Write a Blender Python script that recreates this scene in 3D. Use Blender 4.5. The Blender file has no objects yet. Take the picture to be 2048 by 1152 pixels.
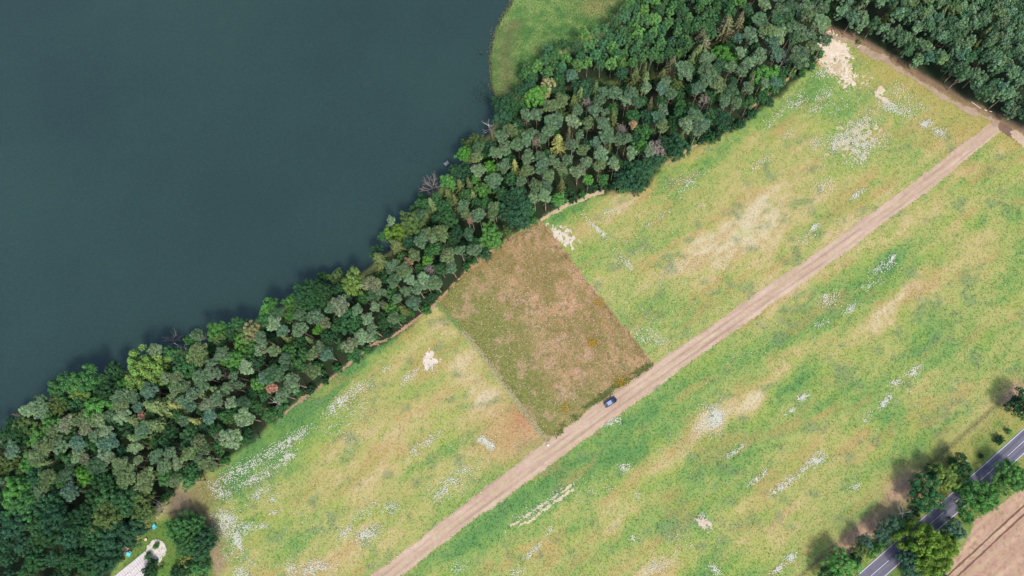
import bpy, math, random
import numpy as np
from mathutils import Matrix, Vector

random.seed(11)
RNG = np.random.default_rng(7)
scene = bpy.context.scene
COL = scene.collection

# ------------------------------------------------------------------ camera
H_CAM, F_PX = 250.0, 1462.0
TILT, ROLL = math.radians(14.7), math.radians(-12.95)
ROT = Matrix.Rotation(TILT, 3, 'X') @ Matrix.Rotation(ROLL, 3, 'Z')
cam_data = bpy.data.cameras.new("camera")
cam = bpy.data.objects.new("camera", cam_data)
COL.objects.link(cam)
cam.matrix_world = Matrix.Translation((0, 0, H_CAM)) @ ROT.to_4x4()
cam_data.sensor_width = 36.0
cam_data.lens = 36.0 * F_PX / 2048.0
cam_data.clip_start = 1.0
cam_data.clip_end = 8000.0
scene.camera = cam
R_NP = np.array(ROT)

def P(px, py, z=0.0):
    """ground (or height z) point that stands at a place of the photograph"""
    d = R_NP @ np.array([(px - 1024) / F_PX, -(py - 576) / F_PX, -1.0])
    t = (z - H_CAM) / d[2]
    return np.array([d[0] * t, d[1] * t, z])

def PXY(pts):
    return np.array([P(a, b)[:2] for a, b in pts])

def to_px(x, y, z=0.0):
    v = np.stack([np.asarray(x, float), np.asarray(y, float), np.zeros_like(np.asarray(x, float)) + z - H_CAM], -1) @ R_NP
    return 1024 + F_PX * v[..., 0] / -v[..., 2], 576 - F_PX * v[..., 1] / -v[..., 2]

# ------------------------------------------------------------------ light
SUN_ELEV = math.radians(55)
sh = P(1000, 520)[:2] - P(1050, 620)[:2]          # shadows fall towards the upper left of the picture
sh = sh / np.linalg.norm(sh)
sun_dir = np.array([-sh[0] * math.cos(SUN_ELEV), -sh[1] * math.cos(SUN_ELEV), math.sin(SUN_ELEV)])
sun_data = bpy.data.lights.new("sun", 'SUN')
sun_data.energy = 2.0
sun_data.angle = math.radians(10.0)
sun_data.color = (1.0, 0.95, 0.87)
sun = bpy.data.objects.new("sun", sun_data)
COL.objects.link(sun)
sun.rotation_euler = Vector(-sun_dir).to_track_quat('-Z', 'Y').to_euler()
sun.location = (0, 0, 400)

world = bpy.data.worlds.new("World")
scene.world = world
world.use_nodes = True
wn = world.node_tree.nodes
wl = world.node_tree.links
wn.clear()
w_out = wn.new('ShaderNodeOutputWorld')
w_bg = wn.new('ShaderNodeBackground')
w_sky = wn.new('ShaderNodeTexSky')
w_sky.sky_type = 'NISHITA'
w_sky.sun_disc = False
w_sky.sun_elevation = SUN_ELEV
w_sky.sun_rotation = math.atan2(sun_dir[0], sun_dir[1])
w_sky.air_density = 1.0
w_sky.dust_density = 2.5
w_sky.ozone_density = 1.0
w_bg.inputs['Strength'].default_value = 0.15
wl.new(w_sky.outputs[0], w_bg.inputs[0])
wl.new(w_bg.outputs[0], w_out.inputs[0])

scene.view_settings.view_transform = 'Standard'
scene.view_settings.look = 'None'
scene.view_settings.exposure = 1.4
scene.view_settings.gamma = 1.0
scene.view_settings.use_curve_mapping = False
scene.render.engine = 'CYCLES'
scene.cycles.max_bounces = 5
scene.cycles.diffuse_bounces = 3
scene.cycles.transmission_bounces = 3

# ------------------------------------------------------------------ helpers
K_GROUND = 2.35      # picture brightness of a lit level surface over its base colour
def lin(c):
    c = np.asarray(c, float) / 255.0
    return np.where(c <= 0.04045, c / 12.92, ((c + 0.055) / 1.055) ** 2.4)
def alb(c, k=K_GROUND):
    return lin(c) / k

def hash2(ix, iy, seed):
    n = (ix.astype(np.int64) * 374761393 + iy.astype(np.int64) * 668265263 + seed * 974711) & 0x7fffffff
    n = ((n ^ (n >> 13)) * 1274126177) & 0x7fffffff
    n = n ^ (n >> 16)
    return (n & 0xffffff) / float(0xffffff)
def vnoise(x, y, seed=0):
    x = np.asarray(x, float); y = np.asarray(y, float)
    ix = np.floor(x); iy = np.floor(y)
    fx = x - ix; fy = y - iy
    fx = fx * fx * (3 - 2 * fx); fy = fy * fy * (3 - 2 * fy)
    a = hash2(ix, iy, seed); b = hash2(ix + 1, iy, seed)
    c = hash2(ix, iy + 1, seed); d = hash2(ix + 1, iy + 1, seed)
    return (a * (1 - fx) + b * fx) * (1 - fy) + (c * (1 - fx) + d * fx) * fy
def fbm(x, y, seed=0, octv=4):
    s = 0; a = 0.5; t = 0
    for o in range(octv):
        s = s + a * vnoise(x * 2 ** o + 17.3 * o, y * 2 ** o - 9.1 * o, seed + o)
        t += a; a *= 0.55
    return s / t

def seg_dist(x, y, pts):
    """distance to a polyline and the side (positive = left of it)"""
    best = np.full(np.shape(x), 1e9); side = np.zeros(np.shape(x)); along = np.zeros(np.shape(x))
    acc = 0.0
    for i in range(len(pts) - 1):
        a = pts[i]; b = pts[i + 1]; d = b - a; L = np.hypot(*d)
        t = np.clip(((x - a[0]) * d[0] + (y - a[1]) * d[1]) / (L * L), 0, 1)
        qx = a[0] + t * d[0]; qy = a[1] + t * d[1]
        r = np.hypot(x - qx, y - qy)
        s = np.sign(d[0] * (y - a[1]) - d[1] * (x - a[0]))
        m = r < best
        best = np.where(m, r, best); side = np.where(m, s, side); along = np.where(m, acc + t * L, along)
        acc += L
    return best, side, along

def inside(x, y, poly):
    x = np.asarray(x, float); y = np.asarray(y, float)
    r = np.zeros(x.shape, bool)
    n = len(poly)
    for i in range(n):
        x1, y1 = poly[i]; x2, y2 = poly[(i + 1) % n]
        if y1 == y2: continue
        c = ((y1 > y) != (y2 > y)) & (x < (x2 - x1) * (y - y1) / (y2 - y1) + x1)
        r ^= c
    return r
def sdf(x, y, poly):
    d, _, _ = seg_dist(x, y, np.vstack([poly, poly[:1]]))
    return np.where(inside(x, y, poly), d, -d)

def np_mesh(name, verts, faces, colors=None, smooth=False):
    """verts (n,3); faces (m,3) or (m,4) int; colors (n,3)"""
    verts = np.asarray(verts, np.float32); faces = np.asarray(faces, np.int32)
    me = bpy.data.meshes.new(name)
    k = faces.shape[1]
    me.vertices.add(len(verts)); me.vertices.foreach_set('co', verts.ravel())
    me.loops.add(faces.size); me.loops.foreach_set('vertex_index', faces.ravel())
    me.polygons.add(len(faces))
    me.polygons.foreach_set('loop_start', np.arange(0, faces.size, k, dtype=np.int32))
    me.polygons.foreach_set('loop_total', np.full(len(faces), k, np.int32))
    if smooth:
        me.polygons.foreach_set('use_smooth', np.ones(len(faces), bool))
    if colors is not None:
        at = me.attributes.new('Col', 'FLOAT_COLOR', 'POINT')
        c = np.ones((len(verts), 4), np.float32); c[:, :3] = colors
        at.data.foreach_set('color', c.ravel())
    me.update(calc_edges=True)
    me.validate()
    return me

def link(name, me, mat=None, parent=None, loc=None):
    o = bpy.data.objects.new(name, me)
    COL.objects.link(o)
    if mat is not None and me is not None and not me.materials:
        me.materials.append(mat)
    if parent is not None: o.parent = parent
    if loc is not None: o.location = loc
    return o
def tag(o, label=None, cat=None, group=None, kind=None):
    if label: o['label'] = label
    if cat: o['category'] = cat
    if group: o['group'] = group
    if kind: o['kind'] = kind
    return o
def empty(name, loc, rz=0.0):
    o = bpy.data.objects.new(name, None)
    COL.objects.link(o)
    o.location = loc; o.rotation_euler = (0, 0, rz); o.empty_display_size = 0.5
    return o

class MB:
    """collects boxes, tubes and discs into one mesh"""
    def __init__(self): self.v = []; self.f = []
    def box(self, c, s, rz=0.0, taper=1.0):
        n = len(self.v); cr, sr = math.cos(rz), math.sin(rz)
        for dz in (-1, 1):
            k = 1.0 if dz < 0 else taper
            for dx, dy in ((-1, -1), (1, -1), (1, 1), (-1, 1)):
                x = dx * s[0] / 2 * k; y = dy * s[1] / 2 * k
                self.v.append((c[0] + x * cr - y * sr, c[1] + x * sr + y * cr, c[2] + dz * s[2] / 2))
        for q in ((3, 2, 1, 0), (4, 5, 6, 7), (0, 1, 5, 4), (1, 2, 6, 5), (2, 3, 7, 6), (3, 0, 4, 7)):
            self.f.append([n + i for i in q])
        return self
    def tube(self, p0, p1, r0, r1, n=6, cap=True):
        p0 = Vector(p0); p1 = Vector(p1); d = (p1 - p0).normalized()
        a = d.orthogonal().normalized(); b = d.cross(a); s = len(self.v)
        for p, r in ((p0, r0), (p1, r1)):
            for i in range(n):
                t = 2 * math.pi * i / n
                self.v.append(tuple(p + a * (r * math.cos(t)) + b * (r * math.sin(t))))
        for i in range(n):
            j = (i + 1) % n
            self.f.append([s + i, s + j, s + n + j, s + n + i])
        if cap:
            self.f.append([s + i for i in reversed(range(n))])
            self.f.append([s + n + i for i in range(n)])
        return self
    def poly(self, pts, face_lists):
        s = len(self.v); self.v += [tuple(p) for p in pts]
        self.f += [[s + i for i in f] for f in face_lists]
        return self
    def mesh(self, name, smooth=False):
        me = bpy.data.meshes.new(name)
        me.from_pydata(self.v, [], self.f)
        if smooth:
            for p in me.polygons: p.use_smooth = True
        me.update()
        return me

# ------------------------------------------------------------------ materials
def new_mat(name):
    m = bpy.data.materials.new(name); m.use_nodes = True
    nt = m.node_tree; nt.nodes.clear()
    out = nt.nodes.new('ShaderNodeOutputMaterial')
    return m, nt, out
def node(nt, t, **kw):
    n = nt.nodes.new(t)
    for k, v in kw.items(): setattr(n, k, v)
    return n
def noise(nt, vec, scale, detail=4, rough=0.6):
    n = node(nt, 'ShaderNodeTexNoise'); n.inputs['Scale'].default_value = scale
    n.inputs['Detail'].default_value = detail; n.inputs['Roughness'].default_value = rough
    nt.links.new(vec, n.inputs['Vector'])
    return n.outputs['Fac']
def ramp(nt, fac, lo, hi, a, b):
    n = node(nt, 'ShaderNodeMapRange'); n.inputs['From Min'].default_value = lo; n.inputs['From Max'].default_value = hi
    n.inputs['To Min'].default_value = a; n.inputs['To Max'].default_value = b
    nt.links.new(fac, n.inputs['Value'])
    return n.outputs['Result']
def mulcol(nt, col, fac):
    n = node(nt, 'ShaderNodeMix', data_type='RGBA', blend_type='MULTIPLY')
    n.inputs[0].default_value = 1.0
    c = node(nt, 'ShaderNodeCombineXYZ')
    for i in range(3): nt.links.new(fac, c.inputs[i])
    nt.links.new(col, n.inputs[6]); nt.links.new(c.outputs[0], n.inputs[7])
    return n.outputs[2]
def earth_mat(name, s1, s2, amp1, amp2, bump, bscale, rough=0.95):
    """vertex colour broken up by two sizes of grain, with relief"""
    m, nt, out = new_mat(name)
    at = node(nt, 'ShaderNodeAttribute', attribute_name='Col')
    geo = node(nt, 'ShaderNodeTexCoord')
    vec = geo.outputs['Object']
    f1 = ramp(nt, noise(nt, vec, s1), 0.3, 0.7, 1 - amp1, 1 + amp1)
    f2 = ramp(nt, noise(nt, vec, s2, 2), 0.3, 0.7, 1 - amp2, 1 + amp2)
    c = mulcol(nt, mulcol(nt, at.outputs['Color'], f1), f2)
    hs = node(nt, 'ShaderNodeHueSaturation')
    hs.inputs['Saturation'].default_value = 1.0
    nt.links.new(ramp(nt, noise(nt, vec, s1 * 0.6 + 0.05, 3), 0.3, 0.7, 0.475, 0.525), hs.inputs['Hue'])
    nt.links.new(c, hs.inputs['Color'])
    b = node(nt, 'ShaderNodeBsdfPrincipled')
    b.inputs['Roughness'].default_value = rough
    b.inputs['Specular IOR Level'].default_value = 0.15
    nt.links.new(hs.outputs[0], b.inputs['Base Color'])
    bp = node(nt, 'ShaderNodeBump'); bp.inputs['Strength'].default_value = bump; bp.inputs['Distance'].default_value = 0.15
    nt.links.new(noise(nt, vec, bscale, 3, 0.7), bp.inputs['Height'])
    nt.links.new(bp.outputs[0], b.inputs['Normal'])
    nt.links.new(b.outputs[0], out.inputs[0])
    return m
def plain_mat(name, c, rough=0.7, metal=0.0, nscale=3.0, namp=0.12, spec=0.4):
    m, nt, out = new_mat(name)
    geo = node(nt, 'ShaderNodeTexCoord')
    rgb = node(nt, 'ShaderNodeRGB'); rgb.outputs[0].default_value = (*c, 1)
    f = ramp(nt, noise(nt, geo.outputs['Object'], nscale), 0.3, 0.7, 1 - namp, 1 + namp)
    b = node(nt, 'ShaderNodeBsdfPrincipled')
    b.inputs['Roughness'].default_value = rough; b.inputs['Metallic'].default_value = metal
    b.inputs['Specular IOR Level'].default_value = spec
    nt.links.new(mulcol(nt, rgb.outputs[0], f), b.inputs['Base Color'])
    nt.links.new(b.outputs[0], out.inputs[0])
    return m
def leaf_mat(name, trans=0.28, use_obj=True):
    m, nt, out = new_mat(name)
    at = node(nt, 'ShaderNodeAttribute', attribute_name='Col')
    if use_obj:
        oi = node(nt, 'ShaderNodeObjectInfo')
        mx = node(nt, 'ShaderNodeMix', data_type='RGBA', blend_type='MULTIPLY'); mx.inputs[0].default_value = 1.0
        nt.links.new(oi.outputs['Color'], mx.inputs[6]); nt.links.new(at.outputs['Color'], mx.inputs[7])
        col = mx.outputs[2]
    else:
        col = at.outputs['Color']
    d = node(nt, 'ShaderNodeBsdfDiffuse'); t = node(nt, 'ShaderNodeBsdfTranslucent')
    nt.links.new(col, d.inputs[0]); nt.links.new(col, t.inputs[0])
    ms = node(nt, 'ShaderNodeMixShader'); ms.inputs[0].default_value = trans
    nt.links.new(d.outputs[0], ms.inputs[1]); nt.links.new(t.outputs[0], ms.inputs[2])
    nt.links.new(ms.outputs[0], out.inputs[0])
    return m
def bark_mat(name):
    m, nt, out = new_mat(name)
    oi = node(nt, 'ShaderNodeObjectInfo'); geo = node(nt, 'ShaderNodeTexCoord')
    f = ramp(nt, noise(nt, geo.outputs['Object'], 2.5, 5), 0.3, 0.7, 0.65, 1.3)
    b = node(nt, 'ShaderNodeBsdfPrincipled'); b.inputs['Roughness'].default_value = 0.9
    nt.links.new(mulcol(nt, oi.outputs['Color'], f), b.inputs['Base Color'])
    nt.links.new(b.outputs[0], out.inputs[0])
    return m

M_GROUND = earth_mat('meadow_ground', 4.0, 9.0, 0.12, 0.18, 0.6, 6.0)
M_DIRT = earth_mat('sandy_dirt', 0.8, 5.0, 0.07, 0.07, 0.4, 2.5)
M_FALLOW = earth_mat('fallow_ground', 1.3, 5.0, 0.2, 0.2, 0.8, 3.0)
M_ASPHALT = earth_mat('asphalt', 0.35, 9.0, 0.1, 0.06, 0.15, 14.0, 0.8)
M_CONC = earth_mat('concrete', 1.2, 8.0, 0.1, 0.08, 0.2, 10.0, 0.85)
M_LEAF = leaf_mat('foliage')
M_HERB = leaf_mat('herbs', 0.25, False)
M_BARK = bark_mat('bark')
M_WHITE = plain_mat('road_paint', tuple(alb((218, 220, 228))), 0.6, namp=0.18)
M_WOOD = plain_mat('weathered_wood', tuple(alb((160, 158, 160))), 0.85, nscale=6)
M_TURQ = plain_mat('turquoise_plastic', (0.04, 0.36, 0.40), 0.5)
M_OFFWHITE = plain_mat('pale_plastic', (0.33, 0.36, 0.33), 0.6)
M_POST = plain_mat('pale_post_wood', (0.34, 0.33, 0.30), 0.8)
M_WIRE = plain_mat('fence_wire', (0.25, 0.25, 0.25), 0.5, 0.6)
M_CUT = plain_mat('cut_wood', (0.36, 0.30, 0.22), 0.8, nscale=8)
M_PINKWOOD = plain_mat('brown_boards', tuple(alb((160, 130, 118))), 0.85, nscale=6)

# water: dark, greenish lake water with fine wind ripples
def water_mat():
    m, nt, out = new_mat('lake_water')
    geo = node(nt, 'ShaderNodeTexCoord'); vec = geo.outputs['Object']
    mp = node(nt, 'ShaderNodeMapping'); mp.inputs['Scale'].default_value = (1.0, 1.7, 1.0); mp.inputs['Rotation'].default_value = (0, 0, 0.5)
    nt.links.new(vec, mp.inputs[0])
    b = node(nt, 'ShaderNodeBsdfPrincipled')
    b.inputs['Roughness'].default_value = 0.12
    b.inputs['IOR'].default_value = 1.333
    b.inputs['Specular IOR Level'].default_value = 0.5
    mx = node(nt, 'ShaderNodeMix', data_type='RGBA')
    nt.links.new(ramp(nt, noise(nt, vec, 0.012, 3), 0.35, 0.65, 0, 1), mx.inputs[0])
    mx.inputs[6].default_value = (*WATER_A, 1); mx.inputs[7].default_value = (*WATER_B, 1)
    gr = ramp(nt, noise(nt, mp.outputs[0], 1.1, 4, 0.7), 0.3, 0.7, 0.86, 1.14)
    nt.links.new(mulcol(nt, mx.outputs[2], gr), b.inputs['Base Color'])
    b1 = node(nt, 'ShaderNodeBump'); b1.inputs['Strength'].default_value = 0.5; b1.inputs['Distance'].default_value = 0.06
    nt.links.new(noise(nt, mp.outputs[0], 1.3, 4, 0.65), b1.inputs['Height'])
    nt.links.new(b1.outputs[0], b.inputs['Normal'])
    nt.links.new(b.outputs[0], out.inputs[0])
    return m
WATER_A = tuple(alb((48, 71, 68), 2.6)); WATER_B = tuple(alb((52, 77, 71), 2.5))
M_WATER = water_mat()

# ------------------------------------------------------------------ outlines on the ground
SHORE = PXY([(-900, 1330), (-300, 1060), (-60, 905), (30, 840), (150, 778), (280, 730), (420, 680), (560, 612), (700, 560), (775, 500),
             (850, 420), (890, 352), (932, 312), (975, 265), (996, 225), (992, 195), (986, 165), (983, 110), (993, 60), (1028, 0),
             (1060, -70), (1100, -260), (1120, -700)])
STRIP = PXY([(-120, 950), (30, 860), (150, 790), (280, 745), (420, 695), (560, 632), (700, 582), (785, 520), (850, 446),
             (900, 370), (950, 320), (1000, 262), (1012, 230), (1060, 190), (1180, 170), (1290, 165), (1380, 130), (1450, 80), (1500, 0),
             (1540, -110), (1690, -120), (1655, 58), (1630, 130), (1575, 178), (1500, 238), (1440, 275), (1330, 322), (1285, 385), (1200, 388),
             (1130, 408), (1080, 440), (1010, 478), (955, 525), (880, 598), (830, 645), (700, 728), (560, 832), (505, 882), (440, 932), (362, 968),
             (322, 1012), (270, 1050), (270, 1085), (225, 1140), (200, 1260), (-120, 1260)])
ALDER = PXY([(1044, 176), (1048, 158), (1088, 126), (1168, 94), (1218, 74), (1246, 40), (1276, -5), (1312, -80), (1560, -110), (1500, 0), (1450, 75),
             (1380, 125), (1280, 160), (1170, 168), (1060, 188)])
PLANT = PXY([(1656, 58), (1758, 101), (1856, 162), (1956, 217), (2056, 277), (2160, 330), (2170, -60), (1900, -160), (1690, -120)])
PLOT = PXY([(1083, 440), (1118, 486), (1180, 570), (1250, 655), (1310, 730), (1240, 772), (1170, 825), (1096, 884), (1040, 812), (960, 705), (905, 640), (872, 606),
            (930, 552), (960, 520), (1010, 482)])
TRACK = PXY([(560, 1290), (772, 1152), (880, 1068), (1000, 978), (1095, 907), (1210, 822), (1330, 738), (1520, 604), (1700, 478), (1850, 366), (1985, 258)])
TRACK_DIR = (TRACK[6] - TRACK[2]) / np.linalg.norm(TRACK[6] - TRACK[2])
ROADLINE = PXY([(1490, 1375), (1742, 1152), (1776, 1122), (1823, 1080), (1848, 1058), (1898, 1016), (1977, 946), (2046, 884), (2400, 560)])
FIELD = PXY([(1850, 1200), (1900, 1140), (1935, 1080), (1950, 1040), (2000, 1010), (2030, 985), (2060, 968), (2300, 800), (2300, 1500), (1700, 1500), (1780, 1240)])

def uv_track(x, y):
    return x * TRACK_DIR[0] + y * TRACK_DIR[1], -x * TRACK_DIR[1] + y * TRACK_DIR[0]

# dryness of the meadow: patches seen in the photograph (px, py, half length along the track, half width, change)
BLOBS = [(1490, 462, 125, 60, .42), (1440, 490, 70, 30, .2), (1560, 420, 60, 30, .15), (1530, 560, 70, 25, .2), (1620, 262, 45, 25, .3), (1255, 398, 45, 14, .45),
         (1890, 225, 130, 26, .1), (1700, 210, 60, 40, -.22), (1760, 150, 30, 25, -.15), (1600, 190, 60, 25, -.12), (1420, 320, 160, 22, -.35),
         (1560, 200, 90, 16, -.28), (1340, 345, 50, 20, -.3), (1130, 425, 50, 14, -.3), (1310, 480, 120, 35, -.08), (1330, 610, 60, 40, -.12), (1240, 590, 60, 35, -.15),
         (1700, 440, 90, 16, .22), (1580, 585, 80, 14, .4), (1660, 560, 80, 12, -.2), (1840, 420, 130, 30, .38), (1980, 430, 90, 50, .35), (2010, 330, 60, 30, .15),
         (1900, 380, 30, 20, -.35), (1960, 440, 26, 16, -.35), (2025, 435, 30, 18, -.35), (1970, 335, 35, 22, -.3), (1790, 520, 150, 22, -.25), (1850, 580, 70, 25, .25),
         (1790, 600, 90, 10, .3), (1700, 520, 40, 16, .2), (1760, 650, 40, 18, .3), (1860, 650, 70, 26, -.3), (1900, 610, 30, 16, .25), (1720, 690, 60, 18, .1),
         (1510, 798, 36, 20, .5), (1400, 845, 30, 14, .42), (1432, 842, 22, 20, .45), (1570, 720, 60, 18, .28), (1350, 920, 50, 16, .22), (1590, 770, 60, 24, -.28),
         (1240, 1025, 55, 24, .42), (1300, 1130, 60, 30, .4), (1400, 1045, 24, 22, -.2), (1350, 1030, 60, 40, -.25), (1200, 900, 120, 40, -.28), (1080, 1000, 130, 45, -.32),
         (1450, 920, 130, 34, -.25), (1320, 830, 100, 34, -.2), (1560, 1040, 60, 24, .3), (1520, 1090, 50, 20, .25), (1640, 960, 60, 24, .12), (1720, 880, 60, 24, .2),
         (1840, 800, 50, 40, .25), (1780, 830, 40, 24, -.15), (1930, 780, 60, 30, .3), (1980, 800, 40, 24, .2), (1990, 850, 50, 22, .3), (1860, 880, 50, 22, -.1), (1815, 975, 26, 18, .6),
         (1740, 1060, 40, 14, .42), (1700, 1090, 40, 12, .3), (1690, 800, 70, 40, -.15), (2000, 620, 60, 40, .08), (1980, 720, 60, 40, -.1), (940, 1090, 100, 30, -.15), (870, 1110, 60, 20, -.1),
         (850, 690, 50, 60, .12), (950, 770, 30, 70, .36), (990, 800, 30, 30, .2), (1040, 865, 60, 24, .2), (770, 880, 120, 70, .18), (800, 830, 60, 40, .1), (680, 960, 120, 40, .1),
         (690, 1080, 80, 40, .14), (560, 850, 120, 18, -.42), (620, 815, 80, 24, -.4), (700, 745, 110, 22, -.4), (790, 670, 40, 10, -.25), (470, 950, 90, 20, -.35),
         (520, 930, 110, 30, -.28), (480, 1040, 40, 40, -.2), (560, 1090, 50, 40, -.12), (450, 1110, 30, 40, -.25), (880, 640, 30, 12, .15), (600, 990, 60, 20, .08),
         (900, 950, 80, 16, -.1), (860, 1010, 80, 20, -.12), (390, 1000, 30, 26, .22), (760, 1000, 60, 30, .1), (1640, 140, 40, 20, -.2), (1745, 120, 60, 10, -.05)]
STOPS_D = np.array([0.0, 0.22, 0.42, 0.6, 0.78, 1.0])
STOPS_C = np.array([[102, 148, 82], [132, 165, 88], [162, 174, 98], [182, 178, 108], [200, 182, 128], [214, 200, 160]], float)

def meadow_rgb(x, y):
    px, py = to_px(x, y)
    u, v = uv_track(x, y)
    lower = px * 0.735 + py > 1720 - 0
    d = 0.46 + 0.0 * x
    d = np.where(lower, 0.41, d)
    lowleft = (~lower) & (px < 1100)
    d = np.where(lowleft, 0.49, d)
    wx = (fbm(x / 9, y / 9, 71, 3) - .5) * 5; wy = (fbm(x / 9, y / 9, 75, 3) - .5) * 5
    u2, v2 = u + wx, v + wy
    d = d + (fbm(u2 / 26, v2 / 5.5, 3) - .5) * 0.75 + (fbm(u2 / 9, v2 / 3.4, 13, 3) - .5) * 0.34 + (fbm(x / 1.8, y / 1.8, 23, 2) - .5) * 0.2 + (vnoise(x / .85, y / .85, 27) - .5) * .2
    for (bx, by, ra, rb, am) in BLOBS:
        c = P(bx, by); cu, cv = uv_track(c[0], c[1])
        q = ((u2 - cu) / (ra / 5.6)) ** 2 + ((v2 - cv) / (rb / 5.6)) ** 2
        d = d + am * np.exp(-q * 0.9)
    d = np.clip(d, 0, 1)
    rgb = np.stack([np.interp(d, STOPS_D, STOPS_C[:, i]) for i in range(3)], -1)
    # warm brownish and cool bluish plant patches
    w = np.clip((fbm(u / 14, v / 4, 33) - .56) * 3.2, 0, .45)[..., None]
    rgb = rgb * (1 - w) + np.array([186, 154, 98.]) * w
    w = np.clip((fbm(x / 5, y / 4, 43) - .62) * 4, 0, .5)[..., None]
    rgb = rgb * (1 - w) + np.array([118, 142, 100.]) * w
    w = np.clip((fbm(u / 8, v / 5, 53) - .6) * 4, 0, .4)[..., None]
    rgb = rgb * (1 - w) + np.array([154, 176, 82.]) * w
    # reddish sorrel at the corner of the lower left meadow, by the fallow plot
    for (bx, by, r_, c_, a_) in ((1045, 838, 5, (190, 128, 98), .75), (1020, 862, 9, (190, 150, 104), .6), (1085, 870, 7, (192, 152, 112), .5),
                                 (1160, 460, 4, (198, 160, 110), .3), (985, 880, 9, (190, 158, 108), .4)):
        c = P(bx, by); w = (a_ * np.exp(-((x - c[0]) ** 2 + (y - c[1]) ** 2) / r_ ** 2) * (0.5 + fbm(x / 2, y / 2, 83, 3)))[..., None]
        w = np.clip(w, 0, 1)
        rgb = rgb * (1 - w) + np.array(c_, float) * w
    # olive-yellow headland along the right hand wood
    hd, _, _ = seg_dist(x, y, EDGE_PATH)
    w = (np.clip(1.25 - hd / 15, 0, 1) * (py < 300) * (px > 1640) * 0.7 * np.clip((px - 1690) / 60, 0, 1))[..., None]
    rgb = rgb * (1 - w) + np.array([180, 168, 96.]) * w
    return rgb
EDGE_PATH = PXY([(1640, 62), (1700, 82), (1770, 118), (1850, 168), (1930, 214), (2000, 246), (2060, 278), (2300, 420)])
FOREST_POLYS = [STRIP, PLANT, ALDER]
CLEARING = PXY([(215, 1170), (268, 1085), (300, 1045), (345, 1030), (420, 1075), (425, 1110), (440, 1180)])
REEDS = PXY([(1012, 205), (992, 195), (987, 165), (984, 110), (994, 60), (1030, 0), (1062, -75), (1290, -75), (1250, 0), (1215, 45), (1160, 80), (1090, 110), (1050, 155), (1036, 185)])
VERGE, _ = None, None

def ground_rgb(x, y):
    rgb = meadow_rgb(x, y)
    px, py = to_px(x, y)
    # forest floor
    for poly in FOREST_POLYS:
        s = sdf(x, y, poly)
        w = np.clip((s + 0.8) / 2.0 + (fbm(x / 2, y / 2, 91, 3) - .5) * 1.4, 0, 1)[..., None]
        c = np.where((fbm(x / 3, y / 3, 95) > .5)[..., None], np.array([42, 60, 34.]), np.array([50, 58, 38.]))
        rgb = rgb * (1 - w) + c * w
    # muddy clearing at the lower left corner of the wood
    for (bx, by, r_, c_) in ((378, 1002, 5, (164, 150, 116)), (397, 1040, 4, (150, 130, 108)), (410, 985, 5, (150, 144, 92)), (415, 1085, 5, (160, 140, 108)), (356, 1012, 4, (140, 126, 106)), (425, 1125, 4, (170, 148, 116))):
        c = P(bx, by); w = np.clip(1.5 * np.exp(-((x - c[0]) ** 2 + (y - c[1]) ** 2) / r_ ** 2) * (0.45 + fbm(x / 2.5, y / 2.5, 97, 3)), 0, .9)[..., None]
        rgb = rgb * (1 - w) + np.array(c_, float) * w
    s = sdf(x, y, CLEARING)
    w = np.clip(s / 2.0, 0, .9)[..., None]
    g = fbm(x / 4, y / 4, 99)[..., None]
    rgb = rgb * (1 - w) + (np.array([84, 136, 56.]) * (1 - g * .6) + np.array([150, 142, 84.]) * g * .6) * w
    # verge between meadow and road, with the bank line
    rd, rs, _ = seg_dist(x, y, ROADLINE)
    w = (np.clip((13 - rd) / 2.5, 0, 1) * (rs > 0) * 0.8)[..., None]
    g = np.clip((fbm(x / 4, y / 4, 101) - .3) * 2, 0, 1)[..., None]
    rgb = rgb * (1 - w) + (np.array([120, 146, 70.]) * (1 - g) + np.array([176, 164, 92.]) * g) * w
    w = (np.exp(-((rd - 13.2) / 0.7) ** 2) * (rs > 0) * 0.7)[..., None]
    rgb = rgb * (1 - w) + np.array([112, 108, 72.]) * w
    w = (np.clip((10 - rd) / 2.5, 0, 1) * (rs < 0) * 0.9)[..., None]
    rgb = rgb * (1 - w) + (np.array([104, 132, 64.]) * (1 - g) + np.array([150, 150, 84.]) * g) * w
    # bare earth by the roadside trees
    for (bx, by, ra, rb) in ((1812, 980, 8, 4), (1745, 1055, 9, 3), (1705, 1085, 7, 3), (2030, 790, 5, 3)):
        c = P(bx, by); u, v = uv_track(x, y); cu, cv = uv_track(c[0], c[1])
        w = np.clip(1.5 * np.exp(-((u - cu) / ra) ** 2 - ((v - cv) / rb) ** 2) * (0.4 + fbm(x / 3, y / 3, 103, 3)), 0, .95)[..., None]
        rgb = rgb * (1 - w) + np.array([196, 164, 134.]) * w
    hd, hs, _ = seg_dist(x, y, EDGE_PATH)
    w = (np.clip((4.2 - hd) / 1.5, 0, 1) * (hs > 0) * (px > 1630) * .8 * (.5 + fbm(x / 2, y / 2, 107, 3)))[..., None]; w = np.clip(w, 0, 1)
    rgb = rgb * (1 - w) + np.array([156, 126, 102.]) * w
    # reed bed floor
    s = sdf(x, y, REEDS)
    w = np.clip(s / 1.5 + .5, 0, 1)[..., None]
    rgb = rgb * (1 - w) + np.array([96, 116, 70.]) * w
    # shore mud and lake bed
    d, side, _ = seg_dist(x, y, SHORE)
    sd = np.where(side > 0, d, -d)          # positive = lake
    w = np.clip((sd + 1.5) / 1.5, 0, 1)[..., None]
    rgb = rgb * (1 - w) + np.array([80, 76, 58.]) * w
    return rgb

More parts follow.
